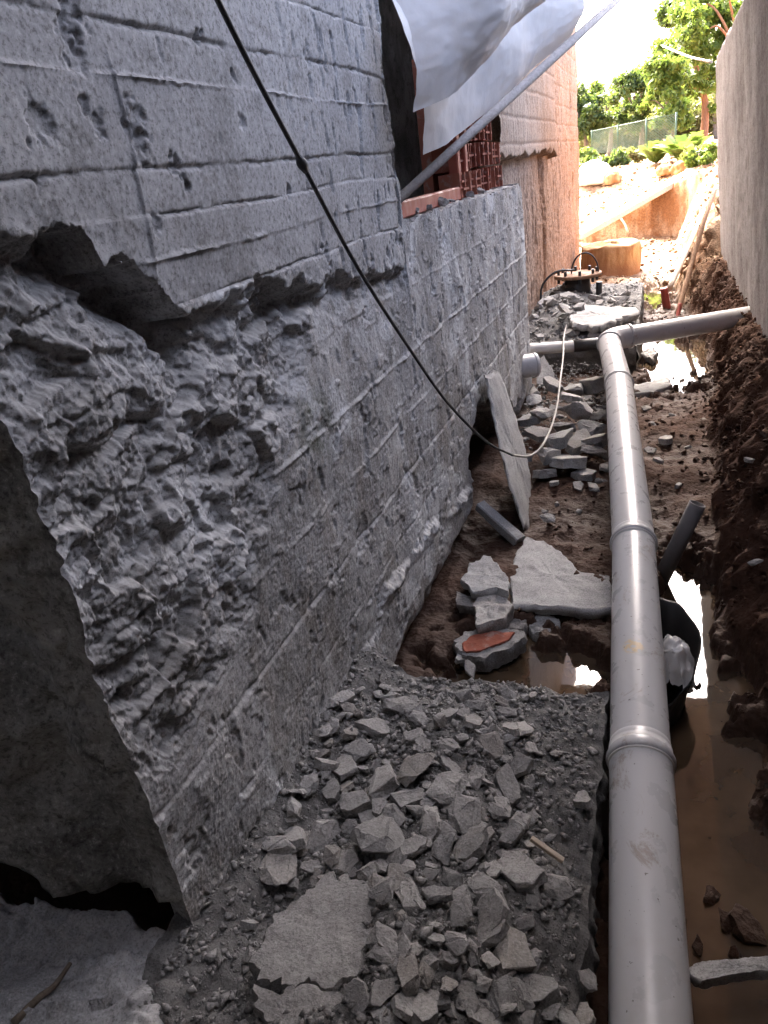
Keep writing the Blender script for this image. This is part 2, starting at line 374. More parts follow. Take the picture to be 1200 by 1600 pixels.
def wood(name, c0, c1, sc=(3, 3, 3)):
    m = MT(name); g = m.noise(8, 6, .65, .8, sc3=sc); c = m.mix(m.ramp(g, .3, .7), c0, c1); return m.done(c, .85, m.bump(g, .5, .006), .2)
M['palewood'] = wood('weathered_timber', (.42, .34, .26), (.58, .51, .42), (1, 6, 6))
M['stick'] = wood('brown_stick', (.20, .12, .075), (.34, .23, .15), (8, 8, 2))
M['pole'] = wood('grey_batten', (.36, .32, .29), (.50, .46, .43), (8, 3, 8))
M['trunk'] = wood('reddish_bark', (.22, .10, .055), (.33, .17, .10), (6, 6, 1.5))
M['bark'] = wood('grey_bark', (.10, .08, .06), (.2, .16, .12), (6, 6, 1.5))
def brick_mat():
    m = MT('red_clay_brick'); oi = m.n('ShaderNodeObjectInfo'); c = m.mix(oi.outputs['Random'], (.20, .055, .035), (.30, .11, .07))
    c = m.mix(m.ramp(m.noise(22, 6, .7), .52, .68, 0, .6), c, (.34, .29, .26)); return m.done(c, .9, m.bump(m.noise(80, 5), .4, .004), .2)
M['brick'] = brick_mat()
def pile_mat():
    m = MT('ochre_earthy_concrete'); p = m.xyz(); st = m.noise(1, 5, .65, 0, sc3=(7, 7, 1.4))
    c = m.mix(m.ramp(st, .4, .65), (.25, .13, .055), (.40, .26, .13)); c = m.mix(m.ramp(p[2], .10, .32, .75, 0), c, (.22, .10, .05))
    return m.done(c, .95, m.bump(m.noise(14, 7, .7), .9, .02), .2)
M['pile'] = pile_mat()
def leaf_mat(name, a, b):
    m = MT(name); r = m.geo.outputs['Random Per Island']; c = m.mix(r, a, b); m.done(c, .55, None, .3)
    tr = m.n('ShaderNodeBsdfTranslucent'); m.set(tr.inputs[0], m.mix(.5, c, (.16, .22, .03))); mx = m.n('ShaderNodeMixShader'); mx.inputs[0].default_value = .4
    m.t.links.new(m.b.outputs[0], mx.inputs[1]); m.t.links.new(tr.outputs[0], mx.inputs[2]); m.t.links.new(mx.outputs[0], m.t.nodes['Material Output'].inputs[0]); return m.m
M['leafA'] = leaf_mat('leaf_bright', (.055, .11, .018), (.12, .16, .03))
M['leafB'] = leaf_mat('leaf_dark', (.025, .055, .018), (.06, .09, .03))
M['leafC'] = leaf_mat('leaf_dry', (.12, .12, .05), (.18, .15, .06))
M['fence'] = plastic('green_wire', (.03, .075, .04), .5)
M['sack'] = plastic('white_sack_fabric', (.75, .73, .70), .8, (.5, .4, .3), .3, .4)

# ------------------------------------------------------------------ ground and water
XB_Y = [-3, 0, 1.45, 2.2, 2.5, 3, 4, 5, 6.1, 7.0, 7.6, 8.3, 9.2, 11, 13, 15, 16]
XB_X = [.34, .34, .33, .36, .30, .25, .30, .36, .40, .44, .44, .28, .22, .22, .30, .35, .4]
PUD = [(.17, 1.75, .20, 1.15), (.16, 2.75, .14, .42), (.14, 6.7, .40, 1.15), (-.42, 2.2, .36, .32), (.0, 9.6, .22, 1.0), (.12, .7, .25, .5)]
def ground_z(x, y):
    x, y = np.broadcast_arrays(np.asarray(x, float), np.asarray(y, float))
    n1 = fbm(x, y, 0.3, 2.2, 5, .55); n2 = ridged(x, y, 1.7, 7, 4, .55)
    fl = .055 + .035*n1 + .012*n2 + .04*np.exp(-((y - 4.3)/1.0)**2)
    for (px, py, rx, ry) in PUD:
        d = np.hypot((x - px)/rx, (y - py)/ry) + .55*fbm(x, y, 4.4, 6, 5, .6)
        fl = fl - .105*sst(1.15, .7, d)
    xb = np.interp(y, XB_Y, XB_X) + .05*fbm(x*.2, y, 2.2, 1.4, 3)
    far = sst(8.8, 10.0, y)
    top = .46*(1 - far) + 1.2*far; wid = .26*(1 - far) + .62*far
    t = np.clip((x - xb)/wid, 0, 1.6)
    rough = (.07*fbm(x, y, 7.7, 3.0, 4, .5) + .015*n2)*sst(.0, .35, t)*sst(1.6, 1.1, t)
    z = fl + (top - .03)*(1 - (1 - np.clip(t, 0, 1))**1.5) + rough
    # behind the right wall: natural ground level
    z = z + sst(.78, 1.0, x)*(1.15 - z)*1.0
    # far end: earth cut and sunlit slope beyond
    cut = 15.0 + .12*fbm(x, y*0, .5, 2.5, 4) - .9*sst(.1, .9, x)
    ztop = np.interp(x, [-6, -2.5, -1.3, .25, .6, 1.2, 6], [.7, .25, .30, .88, 1.08, 1.15, 1.2])
    slope = ztop + (1.16 - ztop)*sst(15.0, 18.6, y) + .05*n1 + .02*n2
    w = sst(0, .16, y - cut); z = z*(1 - w) + np.maximum(slope, 0)*w
    # left of the trench beyond the building corner
    lf = sst(-1.15, -1.9, x)*sst(12.6, 13.4, y)*(1 - w); z = z*(1 - lf) + (.35 + .06*n1)*lf
    z = np.where((x < -1.0) & (y < 12.6) & (x > -6), np.minimum(z, .03), z)
    z = z + sst(20, 40, y)*.25*n1 + sst(60, 300, np.hypot(x, y))*2.0
    return z
def spaced(segs):
    out = []
    for a, b, n in segs: out += list(np.linspace(a, b, n, endpoint=False))
    return np.array(out)
gx = np.concatenate([-np.geomspace(400, 3.2, 22), spaced([(-3.0, -1.3, 14), (-1.3, -.9, 14), (-.9, .95, 170), (.95, 1.6, 14), (1.6, 3, 10)]), np.geomspace(3, 400, 22)])
gy = np.concatenate([-np.geomspace(400, 3, 16), spaced([(-2.8, .5, 30), (.5, 3.5, 230), (3.5, 8, 230), (8, 14.6, 180), (14.6, 15.6, 60), (15.6, 20, 60)]), np.geomspace(20, 500, 34)])
X, Y = np.meshgrid(gx, gy, indexing='ij'); Z = ground_z(X, Y)
bm_ = sst(.06, .18, Z)*sst(.15, .3, X)*sst(.95, .8, X)*sst(14, 12, Y); X = X + bm_*(.055*fbm(Y, Z, 3.3, 5, 5, .6) + .02*ridged(Y, Z, 8.8, 13, 3)); Z = Z + bm_*.02*fbm(X*2, Y, 6.1, 9, 4)
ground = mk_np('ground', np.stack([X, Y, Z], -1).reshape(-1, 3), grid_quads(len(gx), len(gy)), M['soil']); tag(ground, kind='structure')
water = mk('water', [(-.95, -.5, 0), (.62, -.5, 0), (.62, 11.2, 0), (-.95, 11.2, 0)], [(0, 1, 2, 3)], M['water']); tag(water, kind='structure')
def gz(x, y): return float(ground_z(np.array([x]), np.array([y]))[0])

# ------------------------------------------------------------------ the building on the left
WX = -.85
bld = thing('concrete_building', 'grey concrete building wall on the left, hacked rough below, board marked above', 'building', (WX, .8, 0))
bp = [A(px, py, x=WX) for px, py in [(-60, 340), (0, 345), (60, 372), (125, 352), (150, 400), (205, 405), (245, 445), (290, 500), (345, 462), (420, 425), (470, 432), (560, 420), (632, 412)]]
BY, BZ = [p[1] for p in bp] + [2.69, 2.71], [p[2] for p in bp] + [1.44, 9.0]
BAND = [1.575, 1.66, 1.735, 1.81, 1.95, 2.03, 2.16, 2.40]
hv = [A(px, py, x=WX) for px, py in [(-80, 330), (290, 480), (400, 440), (500, 450), (480, 560), (440, 690), (405, 830), (395, 960), (330, 1060), (270, 1180), (190, 1130), (-40, 560)]]
HV = np.array([[p[1], p[2]] for p in hv])
def inside(poly, x, y):
    r = np.zeros(x.shape, bool); n = len(poly)
    for i in range(n):
        (x0, y0), (x1, y1) = poly[i], poly[i-1]
        c = ((y0 > y) != (y1 > y)) & (x < (x1 - x0)*(y - y0)/(y1 - y0 + 1e-12) + x0); r ^= c
    return r
def seg_dist(y, z, pl):
    d = np.full(y.shape, 9.0)
    for (a, b), (c, e) in zip(pl[:-1], pl[1:]):
        L2 = (c-a)**2 + (e-b)**2; t = np.clip(((y-a)*(c-a) + (z-b)*(e-b))/L2, 0, 1); d = np.minimum(d, np.hypot(y - a - t*(c-a), z - b - t*(e-b)))
    return d
ny, nz = 760, 860
wy = np.geomspace(.78, 5.42, ny); wz = np.concatenate([np.linspace(-.12, 2.45, nz - 30), np.linspace(2.47, 3.4, 30)])
Yg, Zg = np.meshgrid(wy, wz, indexing='ij')
edge_n = .022*fbm(Yg, Zg, 3.3, 9, 5, .62)
Zb = np.interp(Yg, BY, BZ)
up = Zg - Zb + edge_n                             # >0 : smooth board-marked face
upm = (up > 0)
soft = np.clip(1 - np.abs(0)/1, 0, 1)
# heavy hacking weight (blurred polygon)
hw = np.zeros(Yg.shape)
for k in range(9):
    a = k*2.399; r = .05*math.sqrt(k/9); hw += inside(HV, Yg + r*math.cos(a) + .8*edge_n, Zg + r*math.sin(a))/9.
wy_, wz_ = Yg + .030*fbm(Yg, Zg, 1, 6, 2, .5), Zg + .030*fbm(Yg, Zg, 5, 6, 2, .5)
heavy = -.024 + .028*fbm(Yg, Zg, .7, 2.6, 4, .5) + blur(.028*facets(wy_, wz_*1.3, 7.0, 3.1), 4) + blur(.014*facets(wy_, wz_*1.2, 17.0, 9.4), 2) + blur(.005*facets(wy_, wz_, 40.0, 5.5), 1) + .005*fbm(Yg, Zg, 3, 60, 3, .6) - .03*sst(.35, .8, fbm(Yg, Zg*1.3, 44, 5, 3))
peb, pid = worley(Yg, Zg, 95.0)
light = -.004 + .010*fbm(Yg, Zg, 1.1, 2.2, 3, .5) + .0015*fbm(Yg, Zg, 2.1, 28, 4, .65) + .0032*(.5 - peb)*sst(-.3, .5, fbm(Yg, Zg, 6, 4, 3)) + .004*sst(.3, .6, fbm(Yg*.9, Zg*1.4, 9, 7, 4, .6)) - .007*sst(.42, .7, fbm(Yg, Zg*.7, 12, 9, 4, .6))
for zz, amp in ((1.36, .002), (1.13, .005), (.93, .0025), (.72, .004), (.53, .002)):
    dz = Zg - zz - .008*fbm(Yg, 0*Zg, zz, 3, 3); light += amp*np.exp(-(dz/.006)**2)*np.clip(1.0 + 1.6*fbm(Yg, Zg, zz, 8, 3), 0, 2)*np.sign(math.sin(zz*57)) + .0012*np.tanh(dz/.004)*math.cos(zz*31)
rl = [(p[1], p[2]) for p in [A(px, py, x=WX) for px, py in [(575, 1010), (600, 930), (640, 880), (672, 830), (705, 800), (735, 760), (770, 700), (800, 650)]]]
dr = seg_dist(Yg, Zg, rl) + .008*fbm(Yg, Zg, 3, 24, 3); light += .024*sst(.040, .004, dr + .012*fbm(Yg, Zg, 16, 9, 4, .6))*np.clip(.55 + 1.3*fbm(Yg, Zg, 6, 4.5, 4, .6), 0, 1.2)
core = light*(1 - hw) + heavy*hw
lipw = sst(.0, .05, -up + .03*fbm(Yg, Zg, 5, 12, 4))*(1 - .0*Yg)
# deep shadow pocket straight under the broken edge of the smooth face
below = -up
pocket = sst(.0, .012, below)*sst(.13, .035, below)
core -= pocket*(.016 + .060*sst(1.36, 1.18, Yg)*sst(.86, .98, Yg) + .02*fbm(Yg, Zg, 2, 12, 3))*sst(2.72, 2.60, Yg)
core -= .012*sst(0, .01, below)*sst(.35, .05, below)*sst(2.72, 2.6, Yg)
# foot: hollow under the wall behind the leaning slab, retreating base beyond the near footing
cav = sst(3.36, 3.42, Yg + .04*fbm(Yg, Zg, 4, 8, 3))*sst(4.85, 4.7, Yg)*sst(.03, -.02, Zg + .05*fbm(Yg, Zg, 1, 6, 3) - np.interp(Yg, [3.3, 3.6, 3.9, 4.7], [.40, .58, .52, .25])); core -= .50*cav
core -= .085*sst(.20, .02, Zg + .03*fbm(Yg, Zg, 1, 8, 3))*sst(1.75, 2.1, Yg)
core += .05*sst(.40, .24, Zg + .05*fbm(Yg, Zg, 3, 9, 3))*sst(1.95, 1.75, Yg)
# smooth face relief
band = np.zeros(Yg.shape)
face = .0025*fbm(Yg, Zg, 1.4, 2.2, 3) + .0007*fbm(Yg, Zg, 2.4, 70, 2)
for k, zz in enumerate(BAND):
    dz = Zg - zz - .010*fbm(Yg, 0*Zg, zz*3, 1.6, 3) - .06*(zz - 1.95)*(zz > 1.9)*(Yg - 1.7)/1.7*0
    face += (-.007 if k % 3 != 1 else .005)*np.exp(-((dz + .003*fbm(Yg, Zg, zz, 40, 3))/(.0030 + .0012*(k % 2)))**2)*np.clip(.75 + 1.5*fbm(Yg, Zg, zz, 5, 4), .08, 1.6) + (.0022 if k % 2 else -.0025)*.5*(1 + np.tanh(dz/.003))
pit = fbm(Yg, Zg*.8, 15, 11, 4, .55); face -= .010*sst(.62, .8, pit)*sst(-.1, .3, fbm(Yg, Zg, 33, 3, 2))
face -= .010*sst(.35, .7, fbm(Yg*2.2, Zg*.7, 21, 10, 4, .6))*sst(1.5, 2.4, Yg)
for (qx, qy, rr) in ((60, 195, .028), (150, 195, .018), (210, 190, .03), (215, 225, .026), (128, 165, .012), (375, 190, .014), (240, 350, .014), (110, 70, .035), (110, 30, .03)):
    c = A(qx, qy, x=WX); d = np.hypot((Yg - c[1]), (Zg - c[2])*.75)/rr + .5*fbm(Yg, Zg, qx, 30, 3); face -= .0075*sst(1.1, .35, d + .5*fbm(Yg, Zg, qx + 3, 60, 3))
vj = 1.19 + .02*fbm(0*Yg, Zg, 1, 4, 3); face += .006*np.exp(-((Yg - vj)/.003)**2)*sst(1.62, 1.66, Zg)*sst(2.0, 1.95, Zg)
vr = A(605, 100, x=WX)[1]; face -= .05*sst(2.62, 2.74, Yg + .05*fbm(Yg, Zg, 3, 14, 3))
face += .006 + .004*fbm(Yg, Zg, 7, 20, 3)*sst(.06, 0, up)
lip = np.maximum(lipw, sst(.93, .99, Yg)*sst(1.42, 1.34, Yg)*sst(.0, .012, -up)); core = np.where(Yg < 2.72, face*(1 - lip) + core*lip, core)
D = np.where(upm, face, core)
P = np.stack([WX + D, Yg, Zg], -1).reshape(-1, 3)
yc = .5*(Yg[:-1, :-1] + Yg[1:, 1:]); zc = .5*(Zg[:-1, :-1] + Zg[1:, 1:])
wend = 2.70 + .035*fbm(yc, zc, 3, 7, 4, .6) + .02*(2.1 - zc); sill = 1.585 + .02*fbm(yc, zc*0, 5, 9, 4) - .006*(yc - 2.7)
keep = ~((yc > wend) & (zc > sill))
upc = upm[:-1, :-1] & upm[1:, 1:]
taken = np.zeros(keep.shape, bool)
lo = [-9] + BAND; hi = BAND + [9]
for a, b in zip(lo, hi):
    kk = keep & upc & (zc > a) & (zc <= b)
    if kk.sum() < 20: continue
    todo = set(map(tuple, np.argwhere(kk))); best = []
    while todo:
        st_ = [todo.pop()]; comp = []
        while st_:
            i, j = st_.pop(); comp.append((i, j))
            for nb_ in ((i+1, j), (i-1, j), (i, j+1), (i, j-1)):
                if nb_ in todo: todo.remove(nb_); st_.append(nb_)
        if len(comp) > len(best): best = comp
    kk = np.zeros_like(kk); bi = np.array(best); kk[bi[:, 0], bi[:, 1]] = True; taken |= kk
    v2, q2 = compact(P, grid_quads(ny, nz, kk)); mk_np('formwork_band', v2, q2, M['face'], bld)
q = grid_quads(ny, nz, keep & ~taken); v2, q2 = compact(P, q); mk_np('hacked_wall_face', v2, q2, M['wall'], bld)
# end (return) face towards the viewer, deep shade, with a broken lower edge and an undercut
rx = np.linspace(0, 2.4, 150); rz = np.linspace(.0, 1, 260)
Rx, Rz0 = np.meshgrid(rx, rz, indexing='ij'); zb = np.interp(Rx, [0, .15, .33, .40, .47, .6, .8, 2.4], [.475, .44, .42, .46, .52, .55, .58, .6]) + .012*fbm(Rx, 0*Rx, 1, 6, 4); Rz = zb + (3.4 - zb)*Rz0
groove = np.exp(-((Rx - .20 - .05*fbm(0*Rx, Rz, 2, 3, 3) - .05*(Rz - .9))/.055)**2)
Ry = .78 + .02*fbm(Rx, Rz, 4, 5, 5) + .05*groove*sst(1.6, 1.2, Rz) - .025*sst(.26, .33, Rx) + .05*sst(.025, 0, Rz - zb) + .012*fbm(Rx, Rz, 9, 25, 3)
RX = WX - Rx; near = np.interp(Rz[0], wz, D[0]); RX = RX + (near*sst(.12, 0, Rx).T.T if False else near[None, :]*sst(.12, 0, Rx))
Ry = .78 + (Ry - .78)*sst(0, .05, Rx)
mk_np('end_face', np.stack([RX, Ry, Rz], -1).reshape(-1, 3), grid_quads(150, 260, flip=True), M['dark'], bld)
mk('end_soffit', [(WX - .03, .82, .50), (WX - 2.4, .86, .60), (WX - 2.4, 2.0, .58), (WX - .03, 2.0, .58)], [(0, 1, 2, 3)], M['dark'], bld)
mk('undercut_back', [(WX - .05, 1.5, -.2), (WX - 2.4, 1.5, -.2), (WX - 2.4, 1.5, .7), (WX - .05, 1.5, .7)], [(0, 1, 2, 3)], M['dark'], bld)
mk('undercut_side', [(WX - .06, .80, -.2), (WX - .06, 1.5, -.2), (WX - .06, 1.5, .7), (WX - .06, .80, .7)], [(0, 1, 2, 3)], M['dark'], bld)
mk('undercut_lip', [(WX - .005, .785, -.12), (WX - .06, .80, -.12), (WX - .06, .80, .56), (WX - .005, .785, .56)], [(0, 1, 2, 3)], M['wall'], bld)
# sill bed of the opening
sx = np.linspace(-.868, -1.55, 40); sy = np.linspace(2.62, 5.42, 160); SX, SY = np.meshgrid(sx, sy, indexing='ij')
SZ = 1.575 - .006*(SY - 2.7) + .018*fbm(SX, SY, 2, 12, 5, .6) - .03*sst(-1.0, -1.3, SX)
mk_np('opening_sill', np.stack([SX, SY, SZ], -1).reshape(-1, 3), grid_quads(40, 160, flip=True), M['wall'], bld)
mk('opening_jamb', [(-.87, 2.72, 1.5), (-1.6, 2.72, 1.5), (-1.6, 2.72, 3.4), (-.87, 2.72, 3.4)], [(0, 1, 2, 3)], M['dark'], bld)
# far wall section, set back
fy = np.concatenate([np.geomspace(5.30, 12.45, 420), [12.46]]); fz = np.linspace(-.1, 4.2, 460); FY, FZ = np.meshgrid(fy, fz, indexing='ij')
fd = .018*fbm(FY, FZ, 2, 1.5, 4) + .012*fbm(FY*3.0, FZ*.5, 3, 3, 5, .6) + .006*fbm(FY, FZ, 1, 25, 3)
lowz = 1.74 + .04*fbm(FY, 0*FZ, 1, 3, 4, .6) - .05*sst(8.2, 8.7, FY); endy = 8.75 + .12*fbm(FZ, FZ*0, 1, 3, 3)
pan = sst(-.008, .008, FZ - lowz)*sst(.03, -.03, FY - endy); fd += .10*pan
fd = np.where(pan > .5, .10 + (fd - .10)*.35, fd)
for zz in (1.82, 2.0, 2.2, 2.4, 2.6, 2.8, 3.0, 3.2): fd += -.008*np.exp(-((FZ - zz - .01*fbm(FY, 0*FZ, zz, 1, 2))/.010)**2)
fd -= .07*sst(.12, .0, np.abs(FY - 8.15 - .05*(2 - FZ)))*sst(1.78, 1.70, FZ); fd -= .035*sst(.45, .8, fbm(FY*2, FZ*.6, 8, 2.2, 4))*(1 - pan)
fd -= .10*sst(12.2, 12.46, FY)**2
fx = -1.10 + fd
v = np.stack([fx, FY, FZ], -1).reshape(-1, 3); fyc = .5*(FY[:-1, :-1] + FY[1:, 1:]); fzc = .5*(FZ[:-1, :-1] + FZ[1:, 1:])
keepf = ~((fyc < 5.5 + .05*fbm(fzc, fzc*0, 1, 8, 3)) & (fzc > 1.8))
mk_np('far_wall_face', v, grid_quads(len(fy), len(fz), keepf), M['farwall'], bld)
mk('far_end_face', [(-1.17, 12.455, -.2), (-6, 12.455, -.2), (-6, 12.455, 6), (-1.17, 12.455, 6)], [(0, 1, 2, 3)], M['farwall'], bld)
mk('wall_step', [(-.88, 5.41, -.1), (-1.12, 5.41, -.1), (-1.12, 5.41, 1.575), (-.88, 5.41, 1.575)], [(0, 1, 2, 3)], M['wall'], bld)
box('unseen_upper_storey', (-6, -1.5, 4.5), (-.95, 2.4, 6.4), M['plaster'], bld); box('unseen_upper_storey', (-6, 2.41, 4.3), (1.0, 7.6, 6.4), M['plaster'], bld); box('unseen_upper_storey', (-6, 7.61, 4.22), (-1.12, 12.44, 6.4), M['plaster'], bld)  # unseen; the overhang above the trench is added for shade and dark reflections
box('upper_wall', (-1.3, .8, 3.42), (-.9, 2.7, 4.49), M['plaster'], bld)
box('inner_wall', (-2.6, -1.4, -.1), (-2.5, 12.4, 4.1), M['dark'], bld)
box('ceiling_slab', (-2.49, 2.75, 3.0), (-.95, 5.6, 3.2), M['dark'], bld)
# hollow clay brick infill, broken open
inf = link('brick_infill', box('tmp', (-1.19, 4.2, 1.56), (-1.135, 5.38, 2.25), M['brick'], bld).data, None, bld)
bpy.data.objects.remove(bpy.data.objects['tmp'])
def hollow_brick(w, h, d, nx=3, nz_=2, t=.012):
    v, f = [], []
    def bx(lo, hi):
        b = len(v)
        for i in (0, 1):
            for j in (0, 1):
                for k in (0, 1): v.append((lo[0] if not i else hi[0], lo[1] if not j else hi[1], lo[2] if not k else hi[2]))
        f.extend([tuple(b + i for i in g) for g in ((0, 1, 3, 2), (4, 6, 7, 5), (0, 4, 5, 1), (2, 3, 7, 6), (0, 2, 6, 4), (1, 5, 7, 3))])
    for i in range(nx + 1):
        y = i*(w - t)/nx; bx((-d*(1 if i % 2 else .93), y, 0), (0.012*((i*7) % 3), y + t, h))
    for k in range(nz_ + 1):
        z = k*(h - t)/nz_; bx((-d*.9, t, z + .0007), (.008*((k*5) % 3), w - t, z + t - .0007))
    me = bpy.data.meshes.new('brick'); me.from_pydata(v, [], f); me.materials.append(M['brick']); return me
bms = [hollow_brick(.29, .125, .13, 4, 3), hollow_brick(.25, .125, .12, 3, 3), hollow_brick(.20, .125, .13, 3, 2)]
for row in range(6):
    yy = 4.10 + .07*(row % 2) + (0 if row < 4 else .1*(row - 3))
    while yy < 5.2:
        w_ = [.29, .25, .20]; k = random.randrange(3)
        if yy > 4.55 and row >= 3 and random.random() < .35: yy += w_[k] + .02; continue
        o = link('brick', bms[k], None, inf); o.location = (-.99 + random.uniform(-.03, .03), yy, 1.578 + row*.137); o.rotation_euler = (random.uniform(-.03, .03), random.uniform(-.03, .03), random.uniform(-.06, .06))
        yy += w_[k] + .018

# red painted frame in the opening
fr = thing('opening_frame', 'red oxide painted frame of square bars standing in the wall opening', 'frame', (-.95, 2.8, 1.6))
p0, p1 = A(612, 332, x=-.93), A(722, 300, x=-1.0); bar('rail', p0, p1, .05, .062, M['redpaint'], fr, rough=.002)
for px_, yy in ((712, 232), (724, 232)):
    b_ = A(px_, 302, x=-1.0); bar('upright', (b_[0], b_[1] + .02, 1.57), (b_[0], b_[1] + .02, 2.35), .055, .06, M['redpaint'], fr, up=(0, 1, 0), rough=.002)

# ------------------------------------------------------------------ right wall
rw = thing('boundary_wall', 'smooth pale mauve rendered wall along the right side of the trench', 'wall', (.66, 6, .3))
ry = np.linspace(-1.5, 9.05, 240); rzz = np.linspace(0, 1, 120); RY, RT = np.meshgrid(ry, rzz, indexing='ij')
zlow = np.interp(RY, [-2, 4.8, 6.1, 6.9, 7.8, 9.1], [.30, .30, .17, .10, .20, .40]) + .03*fbm(RY, 0*RY, 2, 4, 4)
ztp = 2.36 + .045*(9 - RY) + .03*fbm(RY, 0*RY, 6, 3, 4) - .07*sst(8.8, 9.05, RY)
RZ = zlow + (ztp - zlow)*RT
XX = .655 - .085*(RZ - .48) + .010*fbm(RY, RZ, 2, 1.2, 4) + .003*fbm(RY, RZ, 2, 12, 3) + .06*sst(.05, 0, RT) + .03*sst(.985, 1, RT)
RY2 = RY + .05*fbm(RY*0, RZ, 1, 4, 4)*sst(8.6, 9.05, RY) - .10*sst(8.9, 9.05, RY)*sst(.75, 1.0, RT)
mk_np('rendered_face', np.stack([XX, RY2, RZ], -1).reshape(-1, 3), grid_quads(240, 120, flip=True), M['plaster'], rw)
e = np.arange(120); ev = np.stack([XX[-1], RY2[-1], RZ[-1]], -1); eb = ev + np.array([.22, 0, 0]); n_ = 120
mk('end_face', np.concatenate([ev, eb]), [(i, i+1, n_+i+1, n_+i) for i in range(n_-1)], M['plaster'], rw)
tv = np.stack([XX[:, -1], RY2[:, -1], RZ[:, -1]], -1); tb = tv + np.array([.22, 0, 0]); n_ = 240
mk('coping', np.concatenate([tv, tb]), [(i, i+1, n_+i+1, n_+i) for i in range(n_-1)], M['plaster'], rw)
mk('back_face', [(.88, -1.5, 0), (.88, 9.04, 0), (.70, 9.04, 2.3), (.68, -1.5, 2.7)], [(0, 1, 2, 3)], M['plaster'], rw)

# unseen walls and overhead slab, added behind the viewer to darken the near trench
rear = thing('rear_shade_wall', 'unseen concrete wall and slab added behind the viewer to shade the near trench', 'wall', (0, -1.4, 0))
box('rear_shade_face', (-3.2, -1.7, -.2), (2.2, -1.52, 4.3), M['dark'], rear)
box('side_shade_wall', (.95, -1.5, -.1), (1.15, 1.0, 3.4), M['dark'], rear)
box('overhead_shade_slab', (-.80, -1.5, 3.42), (1.2, 1.25, 3.65), M['dark'], rear)

# ------------------------------------------------------------------ footings under the rubble
def footing(name, label, x0, x1, y0, y1, ztop, res, mat, heap, side=.03):
    nx_ = int((x1 - x0)/res) + 1; ny_ = int((y1 - y0)/res) + 1
    x, y = np.meshgrid(np.linspace(x0, x1, nx_), np.linspace(y0, y1, ny_), indexing='ij'); z = heap(x, y)
    edge = np.minimum(x1 - x, y1 - y); z = z - .012*sst(.03, 0, edge + .01*fbm(x, y, 2, 20, 3))
    top = np.stack([x + .012*fbm(x*0, y, 1, 9, 4)*sst(.08, 0, x1 - x), y + .015*fbm(x, y*0, 4, 9, 4)*sst(.08, 0, y1 - y), z], -1)
    root = thing(name, label, 'footing', (.5*(x0 + x1), .5*(y0 + y1), 0))
    mk_np('top_surface', top.reshape(-1, 3), grid_quads(nx_, ny_), mat, root)
    def skirt(line, nrm):
        n = len(line); zs = np.linspace(0, 1, 24); V = np.zeros((n, 24, 3))
        V[:, :, 0] = line[:, None, 0]; V[:, :, 1] = line[:, None, 1]; V[:, :, 2] = line[:, None, 2]*(1 - zs) + (-.12)*zs
        d = side*fbm(V[..., 0]*1.0, V[..., 1], V[..., 2], 9, 5, .6)*sst(0, .12, zs)[None]; V += d[..., None]*np.array(nrm)
        mk_np('side_face', V.reshape(-1, 3), grid_quads(n, 24), mat, root)
    skirt(top[-1, :], (1, 0, 0)); skirt(top[::-1, -1], (0, 1, 0)); skirt(top[:, 0], (0, -1, 0)); skirt(top[0, ::-1], (-1, 0, 0))
    return root
def heap_near(x, y):
    m = np.exp(-(((x + .47)/.26)**2)) * sst(1.85, 1.45, y)
    base = .285 + .105*m + .03*sst(1.3, .7, y)
    sl = -.05*sst(-.22, -.08, x)*sst(1.5, 1.0, y)
    foot = .10*sst(-.70, -.86, x)
    return base + sl + foot + .022*fbm(x, y, 3, 6, 5, .6) + .006*fbm(x, y, 5, 45, 3)
def heap_far(x, y):
    m = np.exp(-(((x + .85)/.35)**2))*sst(8.9, 8.0, y)
    return .30 + .16*m*sst(6.2, 7.0, y) + .03*fbm(x, y, 3, 4, 5, .6) + .01*fbm(x, y, 8, 20, 3)
footing('concrete_footing', 'rubble covered concrete footing block at the foot of the near wall', -.90, -.105, .30, 1.82, .3, .0075, M['dirt'], heap_near)
footing('concrete_footing', 'brown stained far footing block behind the pipe elbow, stones heaped on top', -1.16, -.13, 6.15, 9.0, .32, .02, M['dirt'], heap_far)

# ------------------------------------------------------------------ main drain pipe
PR = .0785; PZ = .38
dp = thing('drain_pipe', 'long grey plastic drain pipe running up the trench to an elbow', 'pipe', (-.05, 2.6, .3))
axis = [A(1012, 1480, z=.215), A(1001, 1190, z=.285), A(990, 850, z=.36), A(967, 600, z=.415), A(956, 553, z=.425)]
axis[0] = axis[1] + (axis[0] - axis[1])*2.2
lens = [(0, 1), (1, 2), (2, 3)]
for i, j in lens:
    a, b = axis[i], axis[j]; u = (b - a)/np.linalg.norm(b - a)
    tube('pipe_section', [a + u*.0, a + u*.5*np.linalg.norm(b - a), b - u*.004], PR - .0012*(i == 1), M['pvc'], dp, 48, caps=False)
for k in (1, 2, 3):
    c = axis[k]; u = axis[k] - axis[k-1]; u /= np.linalg.norm(u); w2 = axis[min(k+1, 4)] - axis[k]; w2 /= np.linalg.norm(w2)
    # bell socket of the far length: lip ring, then a wider sleeve easing back to pipe size
    o = tube('socket_collar', [c - u*.012, c - u*.010, c - u*.004, c + u*.004, c + u*.008, c + w2*.014, c + w2*.016, c + w2*.035, c + w2*.05, c + w2*.052],
         [PR, PR + .006, PR + .0085, PR + .0085, PR + .006, PR + .0032, PR + .003, PR + .0025, PR + .0006, PR - .002], M['pvc'], dp, 48, caps=False)
    tube('rubber_seal', [c - u*.0175, c - u*.0165, c - u*.0125, c - u*.0115], [PR - .001, PR + .004, PR + .004, PR - .001], M['pvc2'], o, 48, caps=False)
c3, c4 = axis[3], axis[4]; be = A(1158, 500, z=.44)
